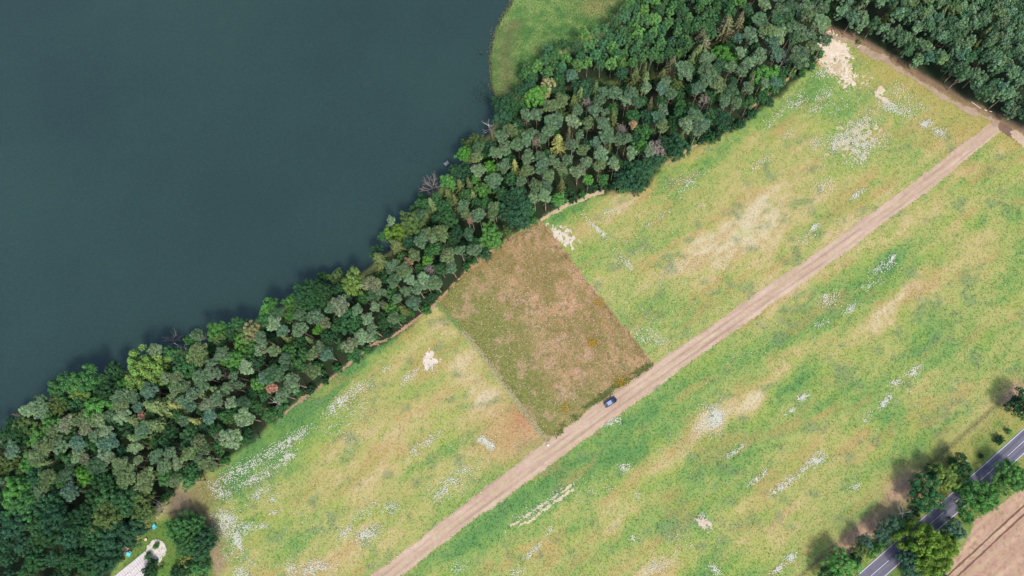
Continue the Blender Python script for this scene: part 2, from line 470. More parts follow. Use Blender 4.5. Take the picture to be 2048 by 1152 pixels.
def ground_z(x, y):
    d, side, _ = seg_dist(x, y, SHORE)
    sd = np.where(side > 0, d, -d) + (fbm(x / 3, y / 3, 61, 3) - .5) * 3.0
    return -np.clip((sd + 2.0) * 0.35, 0, 4.0)

# ------------------------------------------------------------------ ground sheet (one mesh out to the horizon)
cor = np.array([P(a, b)[:2] for a, b in ((-120, -120), (2170, -120), (2170, 1270), (-120, 1270))])
X0, Y0 = cor.min(0); X1, Y1 = cor.max(0)
STEP = 0.9
def axis(a, b):
    core = np.arange(a, b + STEP, STEP)
    out_ = np.cumsum(1.5 * 1.32 ** np.arange(24))
    return np.concatenate([(core[0] - out_)[::-1], core, core[-1] + out_])
xs = axis(X0, X1); ys = axis(Y0, Y1)
GX, GY = np.meshgrid(xs, ys)
gx, gy = GX.ravel(), GY.ravel()
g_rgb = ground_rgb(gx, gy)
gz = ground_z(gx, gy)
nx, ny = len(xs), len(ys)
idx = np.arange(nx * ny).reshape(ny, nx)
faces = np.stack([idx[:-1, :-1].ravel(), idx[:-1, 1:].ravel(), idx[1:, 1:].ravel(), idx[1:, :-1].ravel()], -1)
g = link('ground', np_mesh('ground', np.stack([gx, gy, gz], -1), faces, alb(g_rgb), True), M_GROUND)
tag(g, 'flowery green and straw-coloured meadow between the lake wood and the road', 'meadow', kind='structure')

# lake surface
lake_poly = np.vstack([SHORE, [[3500, 5000]], [[-5000, 5000]], [[-5000, -2500]]])
lk = MB()
wz = -0.62
lake_pts = np.vstack([SHORE + 0, [[SHORE[-1][0] + 300, 5200], [-5200, 5200], [-5200, SHORE[0][1] - 1500]]])
# widened a little so that the bank, not the sheet's rim, makes the shore line
dd = np.gradient(SHORE, axis=0); nn = np.stack([dd[:, 1], -dd[:, 0]], -1); nn /= np.linalg.norm(nn, axis=1)[:, None]
lake_pts[:len(SHORE)] += nn * 4.0
lk.poly([(p[0], p[1], wz) for p in lake_pts], [list(range(len(lake_pts)))[::-1]])
lake = link('lake_water', lk.mesh('lake_water'), M_WATER)
lake.data.update()
tag(lake, 'dark blue-green rippled lake filling the upper left', 'lake', kind='structure')

# ------------------------------------------------------------------ ragged sheets laid on the ground
def sheet(name, bbox, cell, maskfn, rgbfn, z, mat, label, cat, zfn=None):
    x0, y0, x1, y1 = bbox
    ax = np.arange(x0, x1, cell); ay = np.arange(y0, y1, cell)
    X, Y = np.meshgrid(ax, ay)
    keep = maskfn(X + cell / 2, Y + cell / 2)[:-1, :-1] > 0
    ii = np.arange(X.size).reshape(X.shape)
    q = np.stack([ii[:-1, :-1][keep], ii[:-1, 1:][keep], ii[1:, 1:][keep], ii[1:, :-1][keep]], -1)
    used = np.unique(q); remap = np.full(X.size, -1); remap[used] = np.arange(len(used))
    vx, vy = X.ravel()[used], Y.ravel()[used]
    vz = np.full(len(used), z) if zfn is None else z + zfn(vx, vy)
    o = link(name, np_mesh(name, np.stack([vx, vy, vz], -1), remap[q], alb(rgbfn(vx, vy)), True), mat)
    tag(o, label, cat, kind='structure')
    return o
def bb(poly, pad=3):
    lo = poly.min(0) - pad; hi = poly.max(0) + pad
    return (lo[0], lo[1], hi[0], hi[1])
def lerp_rgb(a, b, w):
    return np.array(a, float) * (1 - w[..., None]) + np.array(b, float) * w[..., None]

# dirt track
TRACK_A = np.concatenate([[0], np.cumsum(np.hypot(*np.diff(TRACK, axis=0).T))])
def track_mask(x, y):
    d, s, a = seg_dist(x, y, TRACK)
    w = np.interp(a, TRACK_A, [2.9, 2.8, 2.85, 3.2, 3.5, 3.75, 3.4, 3.0, 2.9, 2.7, 2.4]) + (fbm(a / 9, s * 3, 201, 3) - .5) * 1.0 + (fbm(x / .9, y / .9, 205, 3) - .5) * .8
    return w - d
def track_rgb(x, y):
    d, s, a = seg_dist(x, y, TRACK)
    t = d * s
    c = lerp_rgb((190, 162, 136), (214, 188, 164), np.clip(fbm(a / 9, t / 0.8, 211) * 1.5 - .25, 0, 1))
    rut = np.exp(-((np.abs(t + .3) - 1.1) / .35) ** 2) * np.clip((fbm(a / 12, t, 215, 3) - .3) * 3, 0, 1) + np.exp(-((t - 3.0) / .4) ** 2) * np.clip((fbm(a / 12, t, 216, 3) - .35) * 3, 0, 1)
    c = c * (1 - 0.15 * np.clip(rut, 0, 1)[..., None])
    mid = np.clip((fbm(a / 5, t / 1.0, 217, 3) - .55) * 3, 0, .4)[..., None]
    c = c * (1 - mid) + np.array([190, 170, 132.]) * mid
    stain = np.clip((fbm(a / 3, t / 1.2, 219, 3) - .64) * 4, 0, .35)[..., None]
    c = c * (1 - stain) + np.array([184, 152, 136.]) * stain
    return c
tb = TRACK.copy()
sheet('dirt_track', bb(tb, 8), 0.4, track_mask, track_rgb, 0.03, M_DIRT, 'pinkish-beige dirt track running straight across the meadow', 'track')

# fallow plot of brown weeds
def plot_mask(x, y):
    return sdf(x, y, PLOT) + (fbm(x / 2.2, y / 2.2, 221, 4) - .5) * 2.2
def plot_rgb(x, y):
    px, py = to_px(x, y)
    n = fbm(x / 6, y / 6, 231)
    c = lerp_rgb((146, 130, 80), (196, 158, 122), np.clip(n * 2.6 - .85, 0, 1))
    g = 0.0
    for (bx, by, r_, a_) in ((925, 610, 12, .8), (1000, 690, 14, .75), (960, 660, 8, .5), (1050, 800, 9, .7), (1090, 850, 10, .7), (1180, 815, 9, .5), (1020, 740, 8, .5)):
        q = P(bx, by); g = g + a_ * np.exp(-((x - q[0]) ** 2 + (y - q[1]) ** 2) / r_ ** 2)
    g = np.clip(g * (0.55 + .9 * fbm(x / 3, y / 3, 233, 3)), 0, .92)[..., None]
    c = c * (1 - g) + np.array([126, 136, 70.]) * g
    p = np.clip((fbm(x / 4, y / 4, 237) - .55) * 4, 0, .7)[..., None]
    c = c * (1 - p) + np.array([196, 160, 134.]) * p
    sp = np.clip((fbm(x / .9, y / .9, 239, 2) - .6) * 4, 0, .6)[..., None]
    c = c * (1 - sp) + np.array([112, 116, 68.]) * sp
    return c
sheet('fallow_plot', bb(PLOT), 0.4, plot_mask, plot_rgb, 0.06, M_FALLOW, 'square brown fallow plot of dry weeds beside the track', 'field')

# harvested field beyond the road
def field_mask(x, y):
    return sdf(x, y, FIELD) + (fbm(x / 2, y / 2, 241, 3) - .5) * 1.6
FIELD_DIR = (P(2048, 1015)[:2] - P(1900, 1152)[:2]); FIELD_DIR /= np.linalg.norm(FIELD_DIR)
def field_rgb(x, y):
    v = -x * FIELD_DIR[1] + y * FIELD_DIR[0]; u = x * FIELD_DIR[0] + y * FIELD_DIR[1]
    c = lerp_rgb((178, 146, 122), (206, 174, 146), np.clip(fbm(u / 10, v / .8, 243) * 1.6 - .3, 0, 1))
    s = np.clip((fbm(x / .8, y / .8, 247, 2) - .62) * 4, 0, .5)[..., None]
    return c * (1 - s) + np.array([150, 118, 92.]) * s
sheet('harvested_field', bb(FIELD), 0.45, field_mask, field_rgb, 0.03, M_DIRT, 'bare brown harvested field in the lower right corner', 'field')
for (a, b) in (((1880, 1165), (2060, 1000)), ((1896, 1170), (2066, 1012))):
    L = PXY([a, b])
    def tm(x, y, L=L):
        d, s, al = seg_dist(x, y, L)
        return 0.26 + (fbm(al / 2, s, 251, 2) - .5) * .25 - d
    o = sheet('wheel_rut', bb(L, 2), 0.16, tm, lambda x, y: np.tile(np.array([122, 96, 78.]), (len(x), 1)), 0.045, M_DIRT, 'dark tractor wheel rut across the brown harvested field', 'wheel rut')
    o['group'] = 'pair of wheel ruts in the harvested field'

# sand patches worn into the meadow
def blob_sheet(name, px_poly, rag, hole, label, cs=((226, 206, 180), (242, 226, 206)), seed=0, cell=0.33, z=None):
    z = 0.036 + .005 * seed
    poly = PXY(px_poly)
    def mk(x, y):
        m = sdf(x, y, poly) + (fbm(x / 2.2, y / 2.2, 300 + seed, 4) - .5) * rag + (vnoise(x / .5, y / .5, 310 + seed) - .5) * rag * .75 + (vnoise(x / 1.1, y / 1.1, 315 + seed) - .5) * rag * .5
        h = fbm(x / 1.3, y / 1.3, 330 + seed, 3)
        return np.where(h > hole, -1, m)
    def cf(x, y):
        return lerp_rgb(cs[0], cs[1], np.clip(fbm(x / 2, y / 2, 350 + seed) * 1.6 - .3, 0, 1))
    return sheet(name, bb(poly), cell, mk, cf, z, M_DIRT, label, 'bare ground')
blob_sheet('sand_patch', [(1628, 88), (1645, 66), (1668, 66), (1690, 86), (1702, 108), (1700, 132), (1706, 166), (1690, 172), (1664, 146), (1636, 122)], 4, .73,
           'large pale sand patch at the top corner of the meadow', seed=1)
blob_sheet('sand_patch', [(1095, 452), (1112, 460), (1132, 460), (1146, 478), (1138, 492), (1118, 488)], 5, .66, 'whitish sand patch at the top corner of the brown plot', ((214, 200, 178), (230, 218, 202)), 2)
blob_sheet('sand_patch', [(842, 716), (856, 706), (862, 698), (868, 702), (864, 716), (876, 722), (868, 732), (848, 736)], 2.5, .7, 'small round whitish sand patch in the lower left meadow', ((222, 206, 186), (234, 222, 206)), 3)
blob_sheet('sand_patch', [(1749, 182), (1762, 174), (1768, 178), (1760, 190), (1778, 202), (1784, 212), (1770, 206), (1752, 196)], 1.6, .8, 'curved little sand scrape right of the large sand patch', ((218, 196, 168), (230, 212, 186)), 4)
blob_sheet('sand_patch', [(1655, 290), (1700, 250), (1740, 246), (1760, 270), (1740, 296), (1720, 320), (1690, 305)], 9, .52, 'speckled sandy patch among white flowers, upper right meadow', ((196, 180, 140), (216, 204, 172)), 5)
blob_sheet('sand_patch', [(1394, 1040), (1408, 1036), (1420, 1044), (1418, 1056), (1402, 1052)], 3, .66, 'tiny pinkish bare patch, lowest in the meadow', ((206, 182, 164), (220, 200, 184)), 6)
blob_sheet('sand_patch', [(1670, 120), (1735, 150), (1745, 172), (1700, 172), (1650, 140), (1630, 120)], 8, .47, 'crumbled sandy fringe below the large sand patch', ((198, 178, 140), (220, 200, 168)), 8)

# worn earth paths along the wood edges
def path_sheet(name, px_line, w0, amp, cs, label, seed, z=None):
    z = 0.08 + .005 * seed
    L = PXY(px_line)
    def mk(x, y):
        d, s, a = seg_dist(x, y, L)
        return w0 + (fbm(a / 5, s * 2, 400 + seed, 3) - .5) * amp + (fbm(x / 1.1, y / 1.1, 410 + seed, 3) - .5) * amp * .8 - d
    def cf(x, y):
        return lerp_rgb(cs[0], cs[1], np.clip(fbm(x / 2, y / 2, 420 + seed) * 1.6 - .3, 0, 1))
    return sheet(name, bb(L, 6), 0.36, mk, cf, z, M_DIRT, label, 'path')
path_sheet('forest_path', [(1640, 66), (1700, 84), (1770, 120), (1850, 172), (1930, 217), (1996, 248), (2060, 282), (2200, 360)], 1.0, 2.4,
           ((168, 146, 120), (194, 170, 146)), 'brown earth path along the dense right hand pine wood', 1)
path_sheet('forest_path', [(556, 836), (600, 802), (660, 758), (740, 694), (800, 664), (850, 626), (876, 602)], 0.45, 1.5,
           ((150, 128, 96), (196, 164, 136)), 'thin reddish-brown path between the lower left meadow and the wood', 2)
path_sheet('forest_path', [(1084, 440), (1110, 424), (1140, 408), (1172, 396), (1205, 384)], .65, 1.2, ((196, 176, 138), (210, 190, 158)), 'pale path from the brown plot along the wood edge', 3)
path_sheet('forest_path', [(1330, 326), (1372, 304), (1400, 288), (1445, 272), (1470, 256)], 0.3, 1.6, ((170, 146, 106), (196, 168, 130)), 'short brown path at the wood edge above the meadow', 4)
path_sheet('forest_path', [(1500, 216), (1530, 196), (1560, 172), (1592, 140)], 0.3, 1.3, ((172, 144, 104), (190, 154, 116)), 'short reddish path at the wood edge below the bright green tree', 5)
path_sheet('forest_path', [(878, 598), (925, 552), (955, 524), (985, 500)], .5, 2.0, ((172, 142, 102), (190, 156, 116)), 'orange-brown path between the brown plot and the wood', 6)
path_sheet('soil_patch', [(2004, 254), (2016, 260), (2026, 268)], 1.5, 1.2, ((128, 104, 92), (142, 114, 100)), 'dark brown soil patch at the track end', 7)
path_sheet('soil_patch', [(2030, 272), (2048, 284), (2066, 300)], 1.7, 1.6, ((198, 172, 144), (210, 186, 158)), 'pale earth patch right of the track end', 8)

path_sheet('sand_streak', [(1024, 1052), (1062, 1026), (1100, 1000), (1142, 970)], .22, 1.3, ((204, 186, 148), (218, 204, 168)), 'upper of two thin bare sand streaks below the dirt track', 9)
path_sheet('sand_streak', [(1034, 1056), (1072, 1032), (1108, 1006), (1146, 978)], .18, 1.5, ((204, 186, 148), (218, 204, 168)), 'lower of two thin bare sand streaks below the dirt track', 10)
# asphalt road
def offset_line(L, off):
    d = np.gradient(L, axis=0); n = np.stack([-d[:, 1], d[:, 0]], -1); n /= np.linalg.norm(n, axis=1)[:, None]
    return L + n * off
def resample(L, step):
    seg = np.hypot(*np.diff(L, axis=0).T); a = np.concatenate([[0], np.cumsum(seg)])
    t = np.arange(0, a[-1], step)
    return np.stack([np.interp(t, a, L[:, 0]), np.interp(t, a, L[:, 1])], -1)
RL = resample(ROADLINE, 1.0)
def smooth_line(L, k=9):
    pad = np.vstack([np.repeat(L[:1], k, 0), L, np.repeat(L[-1:], k, 0)]); ker = np.ones(2 * k + 1) / (2 * k + 1)
    return np.stack([np.convolve(pad[:, i], ker, 'valid') for i in range(2)], -1)
RL = smooth_line(RL)
def strip_mesh(name, L, a, b, z, n=1, rgb=None):
    offs = np.linspace(a, b, n + 1)
    rows = [offset_line(L, o) for o in offs]
    v = np.concatenate([np.column_stack([r, np.full(len(r), z)]) for r in rows])
    m = len(L); f = []
    for k in range(n):
        i = np.arange(m - 1)
        f.append(np.stack([k * m + i, k * m + i + 1, (k + 1) * m + i + 1, (k + 1) * m + i], -1))
    f = np.concatenate(f)
    if a < b: f = f
    else: f = f[:, ::-1]
    col = None
    if rgb is not None:
        offv = np.repeat(offs, m); alv = np.tile(np.arange(m), n + 1)
        col = alb(rgb(offv, alv))
    return np_mesh(name, v, f, col, True)
def road_rgb(o, a):
    base = lerp_rgb((98, 96, 111), (122, 120, 133), np.clip(fbm(a / 14, o / .7, 501) * 1.6 - .3, 0, 1))
    wear = np.exp(-((np.abs(np.abs(o) - 1.5) - .7) / .35) ** 2)
    return base * (1 + 0.08 * wear[..., None])
road = link('asphalt_road', strip_mesh('asphalt_road', RL, -2.85, 2.85, 0.05, 24, road_rgb), M_ASPHALT)
tag(road, 'grey-violet asphalt road crossing the lower right corner', 'road', kind='structure')
for off, lab in ((2.6, 'white edge line of the road on the meadow side'), (-2.6, 'white edge line of the road on the brown field side')):
    o = link('edge_line', strip_mesh('edge_line', RL, off - .1, off + .1, 0.062), M_WHITE, road)
    o['label'] = lab
dash = 0
for s in range(4, len(RL) - 7, 12):
    seg = RL[s:s + 9]
    if not (-60 < to_px(*seg[4])[0] < 2110): continue
    link('centre_dash', strip_mesh('centre_dash', seg, -.07, .07, 0.062), M_WHITE, road)

# ------------------------------------------------------------------ herbs: grass, flowers, reeds (too many to count)
def rosettes(name, x, y, z0, rgb, rad, hgt, label, cat, blades=3, jitter=.22, up=0.0, wid=0.5):
    n = len(x)
    ang0 = RNG.uniform(0, 2 * np.pi, n)
    V = []; C = []
    for b in range(blades):
        t = ang0 + 2 * np.pi * b / blades + RNG.uniform(-.5, .5, n)
        r = rad * RNG.uniform(.7, 1.3, n); h = hgt * RNG.uniform(.5, 1.4, n)
        ct, st = np.cos(t), np.sin(t); w = r * wid
        p0 = np.stack([x - st * w, y + ct * w, z0 + up * h], -1)
        p1 = np.stack([x + st * w, y - ct * w, z0 + up * h], -1)
        p2 = np.stack([x + ct * r, y + st * r, z0 + h], -1)
        V.append(np.stack([p0, p1, p2], 1))
        k = RNG.uniform(1 - jitter, 1 + jitter, n)[:, None]
        hue = 1 + RNG.normal(0, .05, (n, 3))
        c = rgb * k * hue
        C.append(np.repeat(c[:, None, :], 3, 1))
    V = np.stack(V, 1).reshape(-1, 3); C = np.clip(np.stack(C, 1).reshape(-1, 3), 0, .9)
    F = np.arange(len(V)).reshape(-1, 3)
    o = link(name, np_mesh(name, V, F, C), M_HERB)
    tag(o, label, cat, kind='stuff')
    return o

def free_meadow(x, y):
    ok = np.ones(len(x), bool)
    for poly in FOREST_POLYS: ok &= ~inside(x, y, poly)
    ok &= ~inside(x, y, PLOT); ok &= ~inside(x, y, REEDS); ok &= ~inside(x, y, FIELD)
    d, s, _ = seg_dist(x, y, SHORE); ok &= (s < 0) & (d > 2)
    d, s, _ = seg_dist(x, y, ROADLINE); ok &= d > 3.5
    ok &= track_mask(x, y) < .45 * (vnoise(x / 1.5, y / 1.5, 641) > .45)
    return ok
n = 430000
x = RNG.uniform(X0, X1, n); y = RNG.uniform(Y0, Y1, n)
px, py = to_px(x, y)
ok = (px > -70) & (px < 2118) & (py > -70) & (py < 1222)
x, y = x[ok], y[ok]
ok = free_meadow(x, y); x, y = x[ok], y[ok]
c = ground_rgb(x, y)
lush = np.clip((c[:, 1] - c[:, 0]) / 40 + .5, .25, 1.2)
rosettes('meadow_grass', x, y, np.zeros(len(x)), alb(c), .25, .05 + .07 * lush, 'short tufted grass and herbs covering the whole meadow', 'grass', 3, .38)

# white flowers: streaks in the photograph (x1,y1,x2,y2,half width in px,count)
FLOW = [(655, 828, 705, 785, 8, 420), (700, 785, 742, 766, 8, 150), (650, 860, 720, 815, 10, 60), (545, 905, 612, 862, 8, 420), (430, 970, 545, 905, 10, 560), (560, 925, 590, 905, 6, 220), (480, 975, 560, 930, 7, 330),
        (425, 970, 460, 1000, 9, 160), (500, 1000, 540, 970, 7, 170), (432, 1030, 470, 1050, 16, 520), (440, 1055, 485, 1090, 12, 240), (470, 1060, 482, 1098, 5, 200), (478, 1050, 510, 1060, 10, 150), (535, 1005, 560, 990, 4, 45), (540, 1028, 560, 1018, 4, 45),
        (515, 1055, 535, 1050, 5, 70), (600, 1140, 660, 1140, 14, 420), (575, 1130, 590, 1150, 6, 110), (470, 1146, 495, 1150, 8, 160), (440, 1100, 520, 1140, 18, 110), (680, 1075, 700, 1055, 7, 110), (700, 1040, 760, 1000, 10, 110),
        (715, 1085, 740, 1060, 10, 240), (735, 1075, 760, 1055, 12, 90), (755, 1025, 800, 1005, 10, 90), (560, 1090, 700, 1020, 60, 130), (820, 910, 880, 865, 8, 190), (860, 995, 910, 960, 12, 260), (895, 965, 960, 925, 10, 130), (870, 1005, 960, 945, 25, 90),
        (958, 876, 972, 884, 5, 190), (972, 884, 988, 896, 6, 170), (806, 760, 840, 735, 5, 60), (800, 770, 830, 745, 6, 60), (760, 740, 790, 730, 6, 40), (700, 800, 740, 830, 20, 70), (870, 655, 900, 660, 8, 30), (850, 735, 875, 735, 8, 60),
        (780, 1130, 830, 1092, 4, 150), (850, 1075, 940, 1005, 3, 120), (940, 1005, 1080, 910, 3, 240), (880, 885, 1060, 880, 40, 110), (640, 880, 760, 860, 30, 80),
        (1175, 440, 1208, 472, 3, 170), (1205, 472, 1212, 468, 4, 50), (1200, 428, 1230, 422, 6, 80), (1340, 375, 1400, 345, 14, 110), (1490, 350, 1540, 312, 5, 90), (1362, 385, 1400, 350, 6, 70), (1390, 415, 1420, 405, 8, 30), (1240, 515, 1268, 540, 4, 60),
        (1330, 540, 1360, 525, 8, 20), (1290, 455, 1340, 420, 4, 60), (1190, 450, 1450, 640, 70, 260), (1290, 655, 1340, 700, 12, 130), (1260, 660, 1300, 690, 6, 60), (1180, 575, 1300, 640, 30, 60),
        (1575, 215, 1610, 190, 9, 190), (1630, 200, 1665, 180, 7, 130), (1530, 255, 1565, 222, 5, 100), (1625, 150, 1660, 145, 8, 110), (1615, 225, 1650, 210, 4, 60), (1640, 220, 1720, 190, 20, 110), (1655, 300, 1700, 265, 12, 420), (1690, 260, 1755, 230, 14, 260),
        (1700, 300, 1740, 280, 16, 380), (1690, 330, 1740, 310, 12, 160), (1740, 290, 1780, 270, 12, 90), (1760, 205, 1800, 222, 8, 320), (1795, 215, 1835, 232, 12, 130), (1840, 250, 1862, 245, 6, 160), (1865, 262, 1890, 272, 7, 170), (1780, 175, 1810, 190, 12, 90),
        (1800, 190, 1870, 230, 14, 130), (1618, 295, 1650, 275, 8, 90), (1565, 275, 1590, 260, 6, 30), (1630, 380, 1665, 360, 10, 70), (1700, 400, 1725, 380, 4, 110), (1620, 462, 1636, 448, 4, 90), (1600, 490, 1630, 470, 8, 60), (1690, 330, 1600, 380, 30, 60),
        (1780, 525, 1790, 510, 3, 70), (1745, 545, 1790, 520, 8, 130), (1720, 580, 1760, 560, 5, 60), (1640, 600, 1670, 585, 6, 90), (1690, 625, 1710, 610, 5, 90), (1630, 650, 1655, 640, 5, 90), (1640, 612, 1680, 600, 8, 60),
        (1818, 750, 1838, 735, 5, 170), (1780, 770, 1800, 760, 4, 70), (1760, 815, 1782, 790, 4, 150), (1725, 845, 1740, 825, 4, 40), (1595, 800, 1616, 788, 4, 120), (1570, 830, 1590, 815, 3, 60), (1450, 915, 1485, 892, 4, 110), (1420, 835, 1445, 835, 13, 620),
        (1395, 860, 1440, 820, 22, 300), (1620, 930, 1645, 910, 8, 280), (1545, 985, 1585, 955, 5, 230), (1590, 955, 1620, 925, 5, 90), (1500, 970, 1530, 945, 4, 190), (1575, 1120, 1590, 1110, 6, 120), (1540, 1148, 1570, 1128, 4, 120), (1420, 1130, 1440, 1150, 5, 90), (1290, 1140, 1345, 1120, 12, 120),
        (1340, 1090, 1420, 1070, 30, 60), (1262, 1080, 1275, 1074, 4, 60), (1050, 1115, 1085, 1085, 4, 100), (1020, 1150, 1050, 1140, 8, 60), (1240, 940, 1260, 930, 6, 90), (1090, 1070, 1105, 1055, 4, 60), (900, 1140, 930, 1125, 10, 60), (1210, 850, 1240, 838, 5, 130),
        (1270, 980, 1280, 1000, 6, 20), (1700, 980, 1720, 965, 5, 60), (1400, 1035, 1412, 1028, 5, 20), (1800, 800, 1850, 760, 30, 40), (1030, 1046, 1140, 975, 7, 160), (1330, 900, 1420, 870, 20, 60), (1180, 960, 1200, 1000, 30, 60)]
fx, fy = [], []
for (a, b, c_, d_, w, m) in FLOW:
    m = int(m * 1.2)
    t = np.clip(RNG.normal(.5, .3, m), -.25, 1.25); g1 = RNG.normal(0, .75, m)
    L = math.hypot(c_ - a, d_ - b) + 1e-6
    nxp, nyp = -(d_ - b) / L, (c_ - a) / L
    qx = a + (c_ - a) * t + nxp * g1 * w; qy = b + (d_ - b) * t + nyp * g1 * w
    for i in range(m):
        q = P(qx[i], qy[i]); fx.append(q[0]); fy.append(q[1])
n = 3800
x = RNG.uniform(X0, X1, n); y = RNG.uniform(Y0, Y1, n); px, py = to_px(x, y)
ok = (px > -40) & (px < 2090) & (py > -40) & (py < 1200) & (fbm(x / 10, y / 10, 601) > .5); x, y = x[ok], y[ok]
fx = np.concatenate([fx, x]); fy = np.concatenate([fy, y])
ok = free_meadow(fx, fy) | (RNG.uniform(0, 1, len(fx)) < 0); fx, fy = fx[ok], fy[ok]
cl = np.where((RNG.uniform(0, 1, len(fx)) < .7)[:, None], np.array([240, 242, 226.]), np.array([232, 230, 196.]))
keep = (fbm(fx / 1.3, fy / 1.3, 605, 3) > .39) | (RNG.uniform(0, 1, len(fx)) < .12); fx, fy, cl = fx[keep], fy[keep], cl[keep]
rosettes('white_wildflowers', fx, fy, np.full(len(fx), .12), alb(cl, 2.2), .18, .08, 'white flowering herbs scattered in streaks over the meadow', 'wildflowers', 5, .15, .5, .62)
# a few grains of sand-coloured stubble inside the dry patches come from the grass itself

# weeds of the fallow plot
lo = PLOT.min(0); hi = PLOT.max(0)
n = 46000
x = RNG.uniform(lo[0], hi[0], n); y = RNG.uniform(lo[1], hi[1], n)
ok = sdf(x, y, PLOT) > .2; x, y = x[ok], y[ok]
c = plot_rgb(x, y)
r = RNG.uniform(0, 1, len(x))
c = np.where((r < .09)[:, None], np.array([204, 180, 150.]), c); c = np.where(((r > .17) & (r < .27))[:, None], np.array([194, 146, 116.]), c)
c = np.where(((r > .27) & (r < .36))[:, None], np.array([140, 148, 80.]), c); c = np.where(((r > .36) & (r < .47))[:, None], np.array([124, 112, 78.]), c)
edge = np.clip(1 - sdf(x, y, PLOT) / 2.5, 0, 1)
rosettes('fallow_weeds', x, y, np.full(len(x), .05), alb(c, 1.75), .23, .07 + .14 * edge, 'dry brown and green weeds crowding the fallow plot', 'weeds', 4, .28)
yx, yy = [], []
for (a, b, w, m) in ((1196, 606, 10, 70), (1186, 686, 9, 80), (1240, 764, 12, 90), (1130, 818, 10, 60), (1150, 640, 30, 30), (1210, 640, 14, 20), (1130, 560, 20, 14)):
    for i in range(m):
        q = P(a + RNG.normal(0, w * .7), b + RNG.normal(0, w * .5)); yx.append(q[0]); yy.append(q[1])
yx = np.array(yx); yy = np.array(yy)
rosettes('yellow_wildflowers', yx, yy, np.full(len(yx), .3), np.tile(alb((212, 172, 60)), (len(yx), 1)), .22, .2, 'golden yellow flowering weeds in clumps on the fallow plot', 'wildflowers', 4, .25, .4)
# tall green weeds on the bank between plot and track
bank = PXY([(1312, 724), (1240, 768), (1165, 822), (1098, 880)])
t = RNG.uniform(0, 1, 1500); L = resample(bank, .05); q = L[(t * (len(L) - 1)).astype(int)] + RNG.normal(0, .55, (1500, 2))
ok = fbm(q[:, 0] / 3, q[:, 1] / 2, 611) > .5; q = q[ok]
c = lerp_rgb((92, 112, 60), (140, 150, 90), RNG.uniform(0, 1, len(q)))
rosettes('bank_weeds', q[:, 0], q[:, 1], np.full(len(q), .1), alb(c, 1.9), .28, .28, 'tall dark green weeds along the track edge of the plot', 'weeds', 4, .3, .35)
# bank weeds along the left side of the plot
bank2 = PXY([(872, 606), (905, 640), (960, 705), (1040, 812), (1092, 880)])
t = RNG.uniform(0, 1, 2200); L = resample(bank2, .05); q = L[(t * (len(L) - 1)).astype(int)] + RNG.normal(0, .55, (2200, 2))
qp = to_px(q[:, 0], q[:, 1])[0]
c = np.where((qp < 925)[:, None], np.array([128, 158, 90.]), np.array([184, 176, 132.]))
rosettes('bank_weeds', q[:, 0], q[:, 1], np.full(len(q), .08), alb(c, 1.7), .22, .12, 'line of weeds along the fence of the plot', 'weeds', 4, .3, .3)

# reeds
lo = REEDS.min(0); hi = REEDS.max(0); n = 60000
x = RNG.uniform(lo[0], hi[0], n); y = RNG.uniform(lo[1], hi[1], n)
sd = sdf(x, y, REEDS); ok = sd > -.3; x, y = x[ok], y[ok]
px, py = to_px(x, y); d, s, _ = seg_dist(x, y, SHORE)
old = np.clip(1.0 - np.abs(d - 5) / 5.5, 0, 1) * (py > 40)
c = lerp_rgb((108, 154, 88), (150, 178, 106), np.clip(fbm(x / 3, y / 3, 621) * 3 - 1, 0, 1))
w = np.clip(old * .65, 0, 1)[:, None]; c = c * (1 - w) + np.array([122, 118, 82.]) * w
bq = P(1195, 12); w = np.exp(-((x - bq[0]) ** 2 / 60 + (y - bq[1]) ** 2 / 18))[:, None] * .8; c = c * (1 - w) + np.array([176, 168, 112.]) * w
rosettes('reed_bed', x, y, ground_z(x, y), alb(c, 1.9), .36, .42 - .2 * old, 'pale green reed bed between the lake and the alder grove', 'reeds', 3, .34, .3, .45)
# sparse reeds standing in the water
q = np.concatenate([np.stack([RNG.normal(P(968, 188)[0], 2.6, 300), RNG.normal(P(968, 188)[1], 3.4, 300)], -1), np.stack([RNG.normal(P(962, 110)[0], 1.2, 60), RNG.normal(P(962, 110)[1], 2.4, 60)], -1)])
rosettes('water_reeds', q[:, 0], q[:, 1], np.full(len(q), wz - .1), np.tile(alb((88, 104, 84)), (len(q), 1)), .14, .8, 'thin reeds growing out of the lake beside the reed bed', 'reeds', 3, .25, .2, .35)
# ragged edge of dead reed on the shore
L = resample(PXY([(996, 225), (992, 195), (986, 165), (983, 110), (993, 60), (1028, 0), (1055, -60)]), .1)
q = L[RNG.integers(0, len(L), 900)] + RNG.normal(0, .8, (900, 2))
rosettes('dead_reeds', q[:, 0], q[:, 1], np.full(len(q), wz), alb(lerp_rgb((150, 134, 96), (120, 138, 82), RNG.uniform(0, 1, len(q))), 2.0), .28, .5, 'brownish reeds fringing the water edge', 'reeds', 3, .3, .2)

